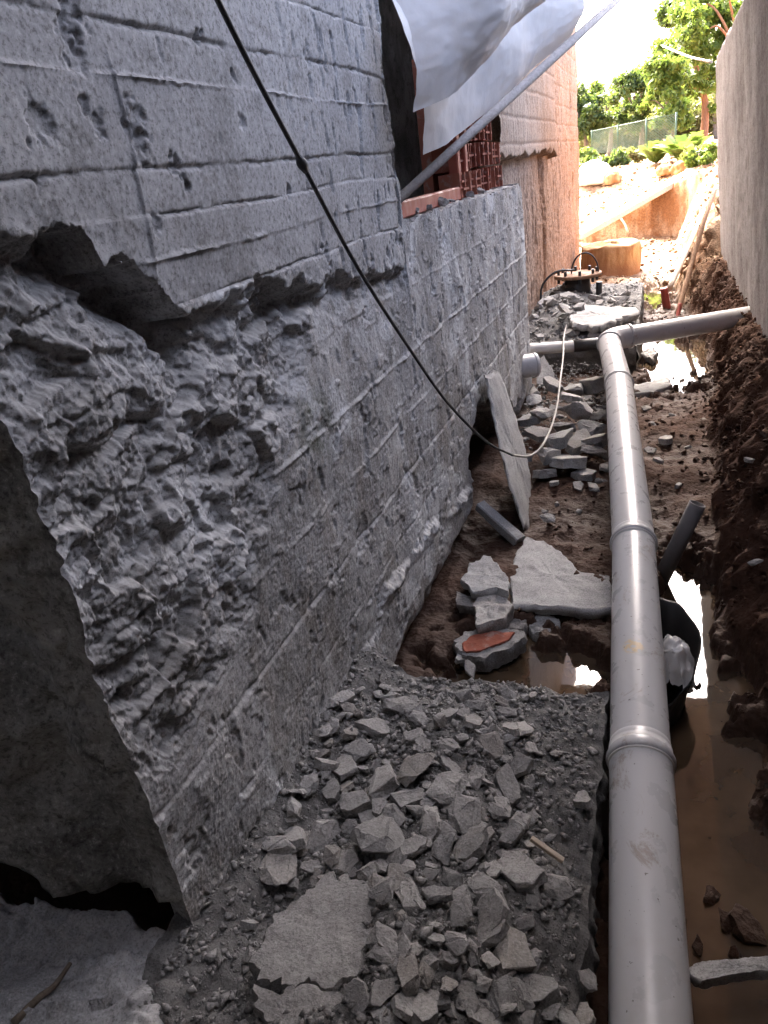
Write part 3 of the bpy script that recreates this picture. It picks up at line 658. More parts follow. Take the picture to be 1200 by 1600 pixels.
d_in = (c4 - c3)/np.linalg.norm(c4 - c3); d_out = be - A(990, 528, z=.43); d_out /= np.linalg.norm(d_out)
el0 = c4 + d_in*.30; corner = el0 + d_in*.11
tube('pipe_section', [c3, .5*(c3 + el0), el0], PR, M['pvc'], dp, 48, caps=False)
arc = [el0]
for t in np.linspace(0, 1, 9): arc.append((1-t)**2*(el0 + d_in*.01) + 2*t*(1-t)*corner + t*t*(corner + d_out*.11))
arc.append(corner + d_out*.16)
tube('elbow', arc, [PR + .004]*len(arc), M['pvc'], dp, 48, caps=False)
for pp, dd in ((el0, d_in), (corner + d_out*.16, d_out)):
    tube('elbow_rim', [pp - dd*.012, pp - dd*.010, pp + dd*.010, pp + dd*.012], [PR, PR + .011, PR + .011, PR], M['pvc'], dp, 48, caps=False)
b0 = corner + d_out*.15; b1 = b0 + d_out*1.05
tube('branch_pipe', [b0, .5*(b0 + b1), b1], PR - .006, M['pvc'], dp, 48, caps=False)
print('elbow', el0, corner, b1)
# support stone under the elbow is part of the rubble; thin conduit behind the elbow
cd = thing('conduit_pipe', 'thin pale pipe with a black sleeve crossing behind the elbow', 'pipe', (-.7, 5.9, .35))
q0, q1, q2, q3 = A(812, 547, y=5.85), A(897, 541, y=5.93), A(940, 536, y=5.98), A(975, 533, y=6.02)
tube('conduit', [q0 + (q0 - q1)*.6, q0, q1], .044, M['pvc2'], cd, 24)
tube('black_sleeve', [q1 - (q2 - q1)*.02, q1 + (q2 - q1)*.5, q3], .047, M['blackpipe'], cd, 24)
# short stub sticking out of the wall
st = thing('pipe_stub', 'short open grey pipe stub sticking out of the left wall', 'pipe', (-.85, 5.2, .4))
s0, s1 = A(780, 578, y=5.02), A(838, 570, y=5.16)
tube('pipe_wall', [s0 + (s0 - s1)*.4, s0, s1 - (s1 - s0)*.1, s1], .082, M['pvc'], st, 40, wall=.006)
tube('end_bead', [s1 - (s1 - s0)*.10, s1 - (s1 - s0)*.09, s1 - (s1 - s0)*.03, s1 - (s1 - s0)*.02], [.081, .086, .086, .081], M['pvc'], st, 40, caps=False)
# slanted open tube on the mud
sp0, sp1 = A(1033, 905, z=.02), A(1090, 787, z=.36)
lean = thing('open_pipe', 'dull grey open pipe slanting up out of the mud beside the bucket', 'pipe', tuple(sp0))
tube('pipe_wall', [sp0 - (sp1 - sp0)*.15, .5*(sp0 + sp1), sp1], .034, M['oldpipe'], lean, 28, wall=.005)

# black bucket with rag, half under the pipe
bc = np.array([.062, 2.16, 0.0])
bk = thing('rubble_bucket', 'black rubber bucket standing in water half hidden by the pipe', 'bucket', tuple(bc))
nb = 40; V = []; prof = [(.55, -.05), (.60, .0), (.80, .12), (.97, .195), (1.01, .20), (1.01, .206), (.96, .203), (.78, .12), (.6, .02), (0.02, .015)]
for r, z in prof:
    for k in range(nb):
        a = 2*math.pi*k/nb; w = 1 + .09*math.sin(3*a + 1)*r + .04*math.sin(7*a)*r
        V.append((bc[0] + .098*r*math.cos(a)*w, bc[1] + .23*r*math.sin(a)*w + .15*z, z + (.05*math.sin(a))*(z > .05)))
mk('bucket_shell', V, [(i*nb + k, i*nb + (k+1) % nb, (i+1)*nb + (k+1) % nb, (i+1)*nb + k) for i in range(len(prof)-1) for k in range(nb)], M['black'], bk, True)
rc = A(1048, 1022, z=.215); gxr, gyr = np.meshgrid(np.linspace(-1, 1, 40), np.linspace(-1, 1, 40), indexing='ij')
rr_ = np.hypot(gxr, gyr); RZg = .05*np.exp(-rr_**2*1.6) + .022*ridged(gxr, gyr, 1, 1.6, 4) - .10*sst(.5, 1.3, rr_)
rag = mk_np('white_rag', np.stack([rc[0] + .075*gxr + .015*fbm(gxr, gyr, 2, 2, 3), rc[1] + .075*gyr + .015*fbm(gxr, gyr, 5, 2, 3), rc[2] - .02 + RZg], -1).reshape(-1, 3), grid_quads(40, 40), M['sack'])
tag(rag, 'crumpled white rag hanging over the rim of the black bucket', 'rag')

# ------------------------------------------------------------------ rubble
def rock_mesh(seed, flat, npts=16, cuts=2, rough=.05):
    r = random.Random(seed); bm = bmesh.new()
    for i in range(npts):
        d = Vector((r.gauss(0, 1), r.gauss(0, 1), r.gauss(0, 1))).normalized()*r.uniform(.75, 1.0)
        bm.verts.new((d.x*r.uniform(.8, 1.0), d.y*r.uniform(.55, .85), max(-.6, min(.6, d.z))*flat))
    bmesh.ops.convex_hull(bm, input=bm.verts[:])
    for v in [v for v in bm.verts if not v.link_faces]: bm.verts.remove(v)
    bmesh.ops.dissolve_limit(bm, angle_limit=.18, verts=bm.verts, edges=bm.edges); bmesh.ops.triangulate(bm, faces=bm.faces)
    bmesh.ops.bevel(bm, geom=bm.edges[:], offset=.018, segments=1, affect='EDGES', profile=.5)
    bmesh.ops.triangulate(bm, faces=bm.faces)
    if cuts: bmesh.ops.subdivide_edges(bm, edges=[e for e in bm.edges if e.calc_length() > .22], cuts=cuts, use_grid_fill=True); bmesh.ops.triangulate(bm, faces=bm.faces)
    co = np.array([v.co for v in bm.verts]); x, y, z = co.T
    n = np.stack([fbm(x, y, z + seed, 2.4, 4, .6), fbm(x + 7, y, z + seed, 2.4, 4, .6), fbm(x, y + 7, z + seed, 2.4, 4, .6)], 1)*rough*1.6
    for v, d in zip(bm.verts, n): v.co += Vector(d)
    bmesh.ops.recalc_face_normals(bm, faces=bm.faces)
    me = bpy.data.meshes.new('concrete_chunk'); bm.to_mesh(me); bm.free(); soften(me, 24); return me
def flake_mesh(seed, h):
    r = random.Random(seed); bm = bmesh.new(); n = r.randint(5, 7)
    for k in range(n):
        a = 6.283*(k + r.uniform(-.3, .3))/n; q = r.uniform(.75, 1.0)
        for sg in (-1, 1):
            w = q*r.uniform(.86, 1.0); bm.verts.new((math.cos(a)*w, math.sin(a)*w*.72, sg*h*r.uniform(.7, 1.15)))
    bmesh.ops.convex_hull(bm, input=bm.verts[:])
    for v in [v for v in bm.verts if not v.link_faces]: bm.verts.remove(v)
    bmesh.ops.dissolve_limit(bm, angle_limit=.25, verts=bm.verts, edges=bm.edges)
    bmesh.ops.bevel(bm, geom=bm.edges[:], offset=.02, segments=1, affect='EDGES'); bmesh.ops.triangulate(bm, faces=bm.faces)
    bmesh.ops.subdivide_edges(bm, edges=[e for e in bm.edges if e.calc_length() > .22], cuts=2, use_grid_fill=True); bmesh.ops.triangulate(bm, faces=bm.faces)
    co = np.array([v.co for v in bm.verts]); x, y, z = co.T
    d = np.stack([fbm(x, y, z + seed, 2.6, 4, .6), fbm(x + 7, y, z + seed, 2.6, 4, .6), .6*fbm(x, y + 7, z + seed, 2.6, 4, .6)], 1)*.075
    for v, q in zip(bm.verts, d): v.co += Vector(q)
    bmesh.ops.recalc_face_normals(bm, faces=bm.faces)
    me = bpy.data.meshes.new('concrete_chunk'); bm.to_mesh(me); bm.free(); soften(me, 24); return me
FLAKE = [flake_mesh(300 + i, (.16, .24, .32, .2)[i % 4]) for i in range(12)]
for me in FLAKE: me.materials.append(M['rubble'])
ROCK = [rock_mesh(100 + i, (.34, .55, .25, .42)[i % 4], 13 + i % 6) for i in range(18)]
for me in ROCK: me.materials.append(M['rubble'])
ROCKS = []
GN = 'loose chunks on the near footing'; GM = 'loose chunks in the middle heap'; GF = 'stones in the far heap'
def describe(x, y, s, group):
    sz = 'large' if s > .052 else ('fist sized' if s > .034 else 'small')
    if group == GN:
        row = 'on the back edge' if y > 1.62 else ('towards the back' if y > 1.38 else ('halfway' if y > 1.12 else ('towards the front' if y > .9 else 'on the front edge')))
        col = 'close to the wall' if x < -.66 else ('left of centre' if x < -.48 else ('right of centre' if x < -.30 else 'on the pipe side'))
        return f'{sz} near heap chunk {row}, {col}'
    if group == GM:
        row = 'at the far end' if y > 5.5 else ('halfway' if y > 4.8 else 'at the near end'); col = 'by the wall' if x < -.62 else ('at centre' if x < -.42 else 'by the pipe')
        return f'{sz} middle heap chunk {row}, {col}'
    row = 'behind the riser' if y > 8.3 else ('just before the riser' if y > 7.5 else 'behind the thin pipe'); col = 'by the wall' if x < -.8 else ('at centre' if x < -.5 else 'on the puddle side')
    return f'{sz} far heap stone {row}, {col}'
def put_rock(x, y, z, s, label, group, tilt=.35, rz=None, mesh=None, name='concrete_chunk', sz=1.0, mat=None):
    me = mesh or random.choice(FLAKE if random.random() < (.4 if group == GN else .5) else ROCK)
    o = bpy.data.objects.new(name, me); COL.objects.link(o); o.location = (x, y, z); o.scale = (s, s*random.uniform(.8, 1.05), s*sz*random.uniform(.8, 1.1))
    o.rotation_euler = (random.uniform(-tilt, tilt), random.uniform(-tilt, tilt), random.uniform(0, 6.28) if rz is None else rz)
    if label is None: label = describe(x, y, s, group)
    tag(o, label, 'concrete chunk', group); ROCKS.append((x, y, s)); return o
# near heap: the chunks one can pick out, by their place on the heap (photo x, y, half width)
big = [(625, 1100, 26), (592, 1140, 34), (560, 1172, 30), (648, 1150, 26), (700, 1120, 22), (740, 1125, 22), (815, 1135, 34), (770, 1165, 28), (705, 1165, 24), (540, 1195, 28),
       (655, 1205, 38), (600, 1225, 36), (700, 1230, 34), (745, 1215, 26), (792, 1230, 30), (640, 1250, 30), (520, 1235, 22), (575, 1280, 26), (672, 1290, 32), (730, 1275, 40), (785, 1255, 24), (500, 1310, 34),
       (460, 1310, 30), (440, 1360, 40), (600, 1315, 54), (695, 1330, 32), (735, 1325, 32), (545, 1350, 30), (812, 1285, 24), (810, 1360, 40), (765, 1400, 36), (620, 1370, 26), (640, 1400, 30),
       (770, 1455, 30), (800, 1490, 44), (610, 1490, 32), (640, 1520, 30), (700, 1500, 26), (730, 1545, 34), (870, 1380, 26), (560, 1560, 26), (660, 1580, 32), (780, 1560, 32), (840, 1545, 34), (600, 1550, 28)]
def on_heap(px, py, heap, z0):
    p = A(px, py, z=z0)
    for _ in range(3): p = A(px, py, z=float(heap(np.array([p[0]]), np.array([p[1]]))[0]))
    return p
GN = 'loose chunks on the near footing'
for px, py, hw_ in big:
    p = on_heap(px, py + 6, heap_near, .33); dist = float((p - np.array([0, 0, H])) @ RB[:, 2]); s = hw_*dist/F*1.35
    put_rock(p[0], p[1], p[2] + s*.2, s, None, GN, .4)
tries = 0; cnt = 0
while cnt < 190 and tries < 6000:
    tries += 1; px, py = random.uniform(380, 930), random.uniform(1075, 1600); lim = np.interp(py, [1075, 1300, 1450, 1600], [520, 440, 380, 380])
    if px < lim + 8: continue
    if px > 835 and random.random() < .93: continue
    if 395 < px < 590 and py > 1385: continue
    p = on_heap(px, py, heap_near, .33); s = random.choice([.02, .024, .028, .032, .038, .045, .052])
    if any((p[0]-a)**2 + (p[1]-b)**2 < (.30*(s + c))**2 for a, b, c in ROCKS): continue
    put_rock(p[0], p[1], p[2] + s*.2 + random.uniform(0, .012), s, None, GN, .6); cnt += 1
# middle heap (between leaning slab and main pipe) and far heap
GM = 'loose chunks in the middle heap'
mid = [(890, 632, 26), (905, 655, 28), (840, 690, 26), (850, 655, 22), (930, 612, 28), (920, 680, 30), (875, 698, 26), (905, 700, 28), (860, 725, 34), (885, 735, 40), (930, 720, 24), (925, 700, 22), (850, 745, 24), (830, 660, 20), (870, 640, 22), (900, 612, 22), (935, 655, 18), (880, 672, 22), (835, 635, 18), (915, 745, 22), (862, 608, 20), (940, 690, 18), (858, 820, 16), (930, 775, 8), (820, 720, 20)]
def heap_mid(x, y): return ground_z(x, y) + .10*np.exp(-(((x + .62)/.3)**2))*sst(3.9, 4.6, y)
for px, py, hw_ in mid:
    p = on_heap(px, py + 4, heap_mid, .05); dist = float((p - np.array([0, 0, H])) @ RB[:, 2]); s = hw_*dist/F*1.25
    put_rock(p[0], p[1], p[2] + s*.2 + random.uniform(0, .05), s, None, GM, .38, sz=1.1)
for k in range(28):
    for _ in range(30):
        px, py = random.uniform(815, 948), random.uniform(600, 765); p = on_heap(px, py, heap_mid, .05); s = random.uniform(.035, .07)
        if not any((p[0]-a)**2 + (p[1]-b)**2 < (.6*(s + c))**2 for a, b, c in ROCKS): put_rock(p[0], p[1], p[2] + s*.2, s, None, GM, .5); break
GF = 'stones in the far heap'
for k in range(55):
    for _ in range(30):
        px, py = random.uniform(838, 985), random.uniform(462, 528)
        if px > 905 and py > 500 and random.random() < .6: continue
        p = on_heap(px, py, heap_far, .4); s = random.uniform(.05, .12)
        if p[0] < -1.05 or p[0] > -.2 or p[1] > 9.0 or p[1] < 6.2: continue
        if not any((p[0]-a)**2 + (p[1]-b)**2 < (.55*(s + c))**2 for a, b, c in ROCKS): put_rock(p[0], p[1], p[2] + s*.2, s, None, GF, .5, name='rubble_stone'); break
LT = 'small pale stone lying on the muddy trench floor'; GT = 'stones on the trench floor'
for px, py, s in [(1020, 665, .05), (1040, 690, .06), (1010, 640, .05), (1028, 720, .04), (870, 790, .03), (850, 800, .03), (1075, 700, .03), (1170, 720, .025), (1100, 655, .04), (1150, 800, .02), (1060, 760, .03), (1180, 880, .03), (1015, 705, .05), (1050, 650, .04), (905, 800, .025)]:
    p = on_heap(px, py, ground_z, .05); put_rock(p[0], p[1], p[2] + s*.15, s, LT, GT, .3, name='floor_stone')

for px, py, s in [(648, 338, .05), (668, 330, .04), (690, 322, .06), (705, 322, .035), (735, 312, .045), (752, 308, .04)]:
    p = A(px, py, x=-.93); put_rock(p[0], p[1], 1.585 + s*.2, s, 'grey crumb of concrete lying on the sill of the wall opening', 'crumbs on the opening sill', .4, name='sill_stone')
# fine gravel and crumbs
def gravel(name, label, pts, sizes, mat):
    n = len(pts); base = np.array([(1, 0, 0), (-1, 0, 0), (0, 1, 0), (0, -1, 0), (0, 0, .7), (0, 0, -.7)], float)
    fc = np.array([(0, 2, 4), (2, 1, 4), (1, 3, 4), (3, 0, 4), (2, 0, 5), (1, 2, 5), (3, 1, 5), (0, 3, 5)])
    B = base[None]*rng.uniform(.5, 1.1, (n, 6, 1)) + rng.normal(0, .22, (n, 6, 3)); qx = rng.normal(size=(n, 4)); qx /= np.linalg.norm(qx, axis=1)[:, None]
    w, x, y, z = qx.T; Rm = np.stack([1-2*(y*y+z*z), 2*(x*y-w*z), 2*(x*z+w*y), 2*(x*y+w*z), 1-2*(x*x+z*z), 2*(y*z-w*x), 2*(x*z-w*y), 2*(y*z+w*x), 1-2*(x*x+y*y)], -1).reshape(n, 3, 3)
    V = np.einsum('nij,nkj->nki', Rm, B)*sizes[:, None, None]; V[:, :, 2] *= .75; V += pts[:, None, :]
    o = mk_np(name, V.reshape(-1, 3), (fc[None] + 6*np.arange(n)[:, None, None]).reshape(-1, 3), mat, smooth=False); return tag(o, label, 'gravel', kind='stuff')
def scatter(n, x0, x1, y0, y1, zf, smin, smax, dens=None):
    x = rng.uniform(x0, x1, n*3); y = rng.uniform(y0, y1, n*3)
    if dens is not None: k = rng.uniform(size=n*3) < dens(x, y); x, y = x[k], y[k]
    x, y = x[:n], y[:n]; s = smin*(smax/smin)**(rng.uniform(size=len(x))**2.2); return np.stack([x, y, zf(x, y) + s*.25], 1), s
p_, s_ = scatter(13000, -.86, -.12, .45, 1.80, heap_near, .0025, .017, lambda x, y: np.clip(.35 + .9*np.exp(-((x + .5)/.3)**2) + .6*fbm(x, y, 3, 5, 3), .1, 1))
gravel('rubble_crumbs', 'fine grey crumbs and grit between the chunks on the near footing', p_, s_, M['rubble'])
p_, s_ = scatter(1500, -.82, -.2, 3.8, 6.1, heap_mid, .006, .022, lambda x, y: sst(3.9, 4.8, y + .5*fbm(x, y, 1, 3, 3)))
gravel('rubble_crumbs', 'small grey crumbs among the middle heap stones', p_, s_, M['rubble'])
p_, s_ = scatter(1500, -1.05, -.15, 6.2, 8.9, heap_far, .008, .03)
gravel('rubble_crumbs', 'small grey crumbs among the far heap stones', p_, s_, M['rubble'])
p_, s_ = scatter(9000, -.5, .75, .6, 9.0, ground_z, .004, .026, lambda x, y: (ground_z(x, y) > .03)*np.clip(.18 + sst(.2, .45, x), 0, 1))
gravel('soil_clods', 'crumbly dark brown clods over the trench floor and bank', p_, s_, M['soil'])
p_, s_ = scatter(5000, -2.2, 1.0, 9.5, 20, ground_z, .008, .06)
gravel('soil_clods', 'sunlit ochre clods and stones on the far slope', p_, s_, M['soil'])

# ------------------------------------------------------------------ individual slabs
def pslab(px, th, label, name='concrete_slab', cat='slab', mat='slab', z=None, pts=None, **kw):
    poly = pts if pts is not None else [A(a, b, z=z) for a, b in px]
    o = slab_mesh(name, poly, th, M[mat], **kw); return tag(o, label, cat)
pslab([(398, 1500), (412, 1460), (432, 1425), (470, 1395), (500, 1368), (555, 1372), (592, 1405), (585, 1450), (566, 1490), (562, 1528), (535, 1536), (480, 1533), (430, 1540), (400, 1532)], .07,
      'broad flat broken slab at the front left of the near heap', z=.425, mat='rubble', seed=3, rough=.006, jag=.02, nper=120, s=16)
pslab([(401, 1541), (430, 1549), (482, 1542), (536, 1545), (556, 1540), (542, 1575), (535, 1612), (470, 1632), (420, 1610), (402, 1570)], .07,
      'flat slab piece cracked off the near side of the broad slab', z=.42, mat='rubble', seed=4, rough=.006, jag=.012, nper=120, s=16)
pslab([(565, 1555), (580, 1550), (640, 1610), (600, 1625)], .02, 'pale thin shard at the front edge of the near heap', 'concrete_shard', 'shard', 'slab', z=.42, seed=12, rough=.003, jag=.004)
bar('timber_splinter', A(830, 1310, z=.37), A(880, 1345, z=.33), .012, .01, M['palewood'], rough=.002)
tag(bpy.data.objects['timber_splinter'], 'thin pale wooden splinter sticking out of the near heap', 'splinter')
# leaning slab
pslab(None, .05, 'tall narrow concrete slab leaning against the left wall', pts=[A(761, 592, x=-.80), A(772, 580, x=-.80), A(782, 584, x=-.80), A(800, 632, x=-.74), A(818, 690, x=-.68), A(830, 750, x=-.62), A(835, 800, x=-.58), A(836, 830, x=-.56), A(818, 822, x=-.575), A(800, 765, x=-.63), A(783, 700, x=-.70), A(770, 640, x=-.76)],
      down=(-.45, .88, .1), seed=5, rough=.008, jag=.015, nper=72)
a_, b_ = A(750, 790, z=.20), A(812, 846, z=.09); bar('concrete_strip', a_, b_, .06, .05, M['slab'], rough=.006); tag(bpy.data.objects['concrete_strip'], 'narrow concrete strip lying tilted beside the leaning slab foot', 'slab')
pslab([(800, 945), (797, 900), (806, 862), (822, 838), (850, 845), (885, 868), (905, 892), (955, 900), (958, 950), (930, 955), (880, 948)], .05, 'large pale flat slab with a crack lying across the puddle edge', z=.10, seed=8, rough=.006, jag=.012)
pslab([(722, 905), (735, 880), (765, 868), (795, 905), (792, 925), (770, 918), (740, 925)], .04, 'pale angular slab piece stacked left of the cracked flat slab', z=.16, seed=9, rough=.008, jag=.01)
pslab([(742, 940), (752, 918), (775, 912), (802, 945), (790, 965), (745, 978)], .06, 'dark grey rounded slab piece in front of the stacked pale piece', z=.13, seed=10, mat='rubble', rough=.008, jag=.01)
pslab([(712, 922), (742, 935), (745, 950), (714, 945)], .04, 'small grey slab end wedged against the wall foot', z=.10, seed=11, mat='rubble', rough=.006, jag=.008)
pslab([(785, 962), (805, 950), (825, 965), (818, 982), (792, 985)], .05, 'dark stone half sunk at the puddle edge', 'stone', 'stone', 'rubble', z=.06, seed=13, rough=.01)
pslab([(826, 965), (845, 955), (874, 965), (872, 985), (845, 992), (828, 985)], .05, 'wet dark stone just in front of the cracked flat slab', 'stone', 'stone', 'rubble', z=.045, seed=14, rough=.01)
rb = thing('tiled_rubble_piece', 'lump of rubble with a red clay tile face by the puddle', 'rubble', tuple(A(765, 1010, z=.0)))
slab_mesh('mortar_lump', [A(a, b, z=.085) for a, b in [(712, 1000), (725, 985), (770, 982), (815, 985), (822, 996), (795, 1012), (755, 1028), (722, 1024)]], .07, M['rubble'], rb, seed=15, rough=.008)
slab_mesh('red_face', [A(a, b, z=.093) for a, b in [(722, 1005), (735, 993), (770, 986), (805, 987), (790, 1001), (750, 1016), (728, 1018)]], .012, M['brick'], rb, seed=16, rough=.003, jag=.006)
for k, (px, py, s, l) in enumerate([(722, 1028, .05, 'small dark stone leaning below the red faced rubble lump'), (735, 1045, .05, 'narrow stone on end between red lump and near footing')]):
    p = A(px, py, z=.06); put_rock(p[0], p[1], p[2], s, l, None, .5)
pslab([(960, 600), (1000, 600), (1045, 588), (1050, 602), (1020, 612), (985, 616)], .05, 'pale wet slab lying at the edge of the bright far puddle', z=.08, seed=17, rough=.006)
pslab(None, .04, 'small grey slab propped on the right bank near the branch pipe', pts=[A(1062, 650, x=.30), A(1066, 632, x=.31), A(1095, 612, x=.36), A(1098, 622, x=.36), A(1078, 648, x=.32)], seed=18, rough=.004, down=(.5, .5, -.7))
pslab([(884, 488), (905, 476), (950, 478), (992, 480), (996, 488), (960, 500), (930, 510), (896, 506)], .06, 'flat grey slab capping the right edge of the far heap', z=.42, seed=19, rough=.012, jag=.03)
pslab([(1000, 552), (1015, 543), (1028, 549), (1020, 560)], .06, 'dark stone standing in the bright puddle behind the pipe', 'stone', 'stone', 'rubble', z=.06, seed=20, rough=.012)
# grey slab piece leaning behind the stub
pslab(None, .03, 'flat grey slab piece standing behind the wall pipe stub', pts=[A(840, 562, y=5.75), A(850, 556, y=5.78), A(872, 590, y=5.6), A(868, 602, y=5.55), A(838, 600, y=5.55)], seed=21, rough=.004)
# lump of concrete at lower left, in front of the undercut
lx, ly = np.meshgrid(np.linspace(-1.75, -.70, 210), np.linspace(.25, .86, 150), indexing='ij')
lz = .385 + .045*sst(-1.25, -.98, lx) + .02*sst(.75, .4, ly) + .035*fbm(lx, ly, 3, 4, 5, .55) + .028*facets(lx + .02*fbm(lx, ly, 1, 9, 3), ly, 9.0, 2.2) + .010*facets(lx, ly, 26.0, 4.2) + .004*fbm(lx, ly, 2, 50, 3)
rim_ = np.interp(ly, [.25, .5, .62, .72, .80, .86], [-.72, -.715, -.73, -.80, -.86, -.93]) + .02*fbm(lx*0, ly, 3, 12, 4, .6)
lz -= .30*sst(-.02, .035, lx - rim_) + .05*sst(-.12, .0, lx - rim_) + .3*sst(.76, .82, ly + .02*fbm(lx, ly, 1, 8, 4))
tag(mk_np('concrete_lump', np.stack([lx, ly, lz], -1).reshape(-1, 3), grid_quads(210, 150), M['slab']), 'big broken concrete lump at the lower left in front of the undercut', 'concrete')
tube('dead_root', smooth_path([A(20, 1600, z=.445), A(60, 1560, z=.45), A(85, 1540, z=.45), A(110, 1505, z=.45)], 6), list(np.linspace(.008, .004, 19)), M['bark'], seg=8); tag(bpy.data.objects['dead_root'], 'dark dead root lying on the lower left concrete lump', 'root')
# lower right: wet clods, flat board end
for px, py, s, l in [(1110, 1395, .045, 'wet dark clod standing in the brown water, tallest one'), (1165, 1445, .06, 'wet dark clod at the right edge of the water'), (1090, 1478, .03, 'small wet clod beside the pipe in the lower right'), (1135, 1440, .035, 'flat wet clod between the two taller clods')]:
    p = A(px, py, z=.01); o = put_rock(p[0], p[1], .012, s, l, None, .5, name='soil_clod'); o.data = o.data.copy(); o.data.materials.clear(); o.data.materials.append(M['soil']); o['category'] = 'clod'
pslab([(1072, 1516), (1100, 1503), (1160, 1497), (1225, 1492), (1245, 1508), (1160, 1520), (1100, 1532)], .03, 'narrow pale board edge in the lower right corner beside the pipe', z=.13, seed=25, rough=.006)

# ------------------------------------------------------------------ tarp and pole
tp = thing('white_tarp', 'white woven tarp hanging over the wall opening in two folds', 'tarp', (-.7, 3, 2))
def sheet(name, bot, top, nu, nv, amp, seed, parent, folds=3.0, sag=0.0):
    B = np.array(smooth_path(bot, 8)); Tp = np.array(smooth_path(top, 8))
    def rs(Q, n):
        L = np.concatenate([[0], np.cumsum(np.linalg.norm(np.diff(Q, axis=0), axis=1))]); t = np.linspace(0, L[-1], n); return np.stack([np.interp(t, L, Q[:, k]) for k in range(3)], 1)
    B, Tp = rs(B, nu), rs(Tp, nu); t = np.linspace(0, 1, nv)[None, :, None]; G = B[:, None]*(1 - t) + Tp[:, None]*t
    u = np.linspace(0, 1, nu)[:, None]*np.ones((1, nv)); v = np.ones((nu, 1))*t[0, :, 0][None]
    d = amp*(.6*np.sin(u*folds*6.28 + 2.0*v + seed) + fbm(u*3, v*1.2, seed, 1.2, 4)) + sag*np.sin(math.pi*v)
    cr = ridged(u*2.2 + .7*v, v*1.1 - .4*u, seed, 1.3, 4, .55); d = d + amp*.22*np.clip(cr - .2, 0, 2)
    G[..., 0] += d; G[..., 1] -= .4*d
    o = mk_np(name, G.reshape(-1, 3), grid_quads(nu, nv), M['cloth'], parent)
    return o
sheet('outer_fold', [A(655, 243, y=2.85), A(700, 222, y=3.15), A(770, 168, y=3.8), A(830, 112, y=4.4), A(888, 60, y=4.9)], [A(590, -40, y=2.8), A(650, -60, y=3.1), A(740, -60, y=3.7), A(830, -60, y=4.3), A(897, -40, y=4.9)], 120, 80, .02, 1.0, tp, 2.0, .05)
sheet('front_fold', [A(648, 175, y=2.5), A(690, 158, y=2.55), A(722, 138, y=2.65), A(748, 100, y=2.8), A(790, 55, y=3.1), A(850, 0, y=3.5)], [A(598, -30, y=2.55), A(650, -45, y=2.6), A(720, -60, y=2.65), A(770, -60, y=2.8), A(820, -60, y=3.1), A(868, -60, y=3.5)], 120, 80, .018, 3.7, tp, 1.6, .06)
pe0, pe1 = A(620, 314, y=2.85), A(990, -24, y=5.4)
pl = tube('prop_pole', [pe0 - (pe1 - pe0)*.02, .33*pe1 + .67*pe0, .66*pe1 + .34*pe0, pe1], [.017, .021, .022, .018], M['pole'], seg=14); tag(pl, 'grey batten slanting out of the opening and carrying the tarp hem', 'pole')

# ------------------------------------------------------------------ hanging cable
cb = thing('hanging_cable', 'black cable hanging across the left wall and looping towards the riser', 'cable', (-.7, 3, .5))
cp = [(330, -25, -.62), (345, 10, -.63), (400, 120, -.66), (470, 252, -.69), (560, 420, -.71), (640, 545, -.72), (700, 630, -.70), (760, 690, -.64), (800, 711, -.60)]
c1 = smooth_path([A(a, b, x=c) for a, b, c in cp], 8); tube('black_length', c1, .0050, M['cable'], cb, 10)
lo_ = A(800, 711, x=-.60); cp2 = [(828, 712, 3.65), (850, 692, 3.85), (868, 645, 4.3), (876, 590, 4.9), (880, 555, 5.5), (882, 520, 6.2), (893, 490, 7.2), (915, 470, 8.0), (925, 455, 8.3)]
c2 = smooth_path([lo_] + [A(a, b, y=c) for a, b, c in cp2], 8); tube('pale_length', c2, [.006]*len(c2), M['cable2'], cb, 8)
k_ = A(470, 252, x=-.69); k0, k1 = A(466, 245, x=-.69), A(478, 268, x=-.692)
tube('tape_joint', [k0, .5*(k0 + k1) + (k1-k0)*-.2, .5*(k0+k1), k1], [.006, .0105, .011, .006], M['cable'], cb, 10)

# ------------------------------------------------------------------ capped riser with flange in the far heap
rp = A(903, 452, z=.45); rx0, ry0 = rp[0], rp[1]
ri = thing('riser_pipe', 'black riser pipe with a rusty round flange on top', 'pipe', (rx0, ry0, .4))
zt = A(903, 432, y=ry0)[2]
tube('riser', [(rx0, ry0, .30), (rx0, ry0, .5*(zt + .3)), (rx0, ry0, zt)], .125, M['blackpipe'], ri, 28)
fl = tube('flange', [(rx0, ry0, zt), (rx0, ry0, zt + .002), (rx0, ry0, zt + .03), (rx0, ry0, zt + .032)], [.17, .23, .23, .215], M['rust'], ri, 40)
for k in range(8):
    a = k*math.pi/4 + .2; bx_, by_ = rx0 + .185*math.cos(a), ry0 + .185*math.sin(a)
    tube('bolt', [(bx_, by_, zt - .05), (bx_, by_, zt + .05), (bx_, by_, zt + .075)], [.014, .014, .014], M['blackpipe'], fl, 8)
hoop = [(rx0 - .06 + .13*(1 - math.cos(t)), ry0, zt + .03 + .19*math.sin(t)) for t in np.linspace(0, math.pi, 14)]
tube('hoop_cable', hoop, .008, M['cable'], ri, 8)
tube('side_hose', smooth_path([(rx0 - .02, ry0 - .1, zt + .08), (rx0 - .2, ry0 - .15, zt + .08), (rx0 - .33, ry0 - .2, zt - .05), (rx0 - .34, ry0 - .2, zt - .3)], 6), .011, M['cable'], ri, 8)
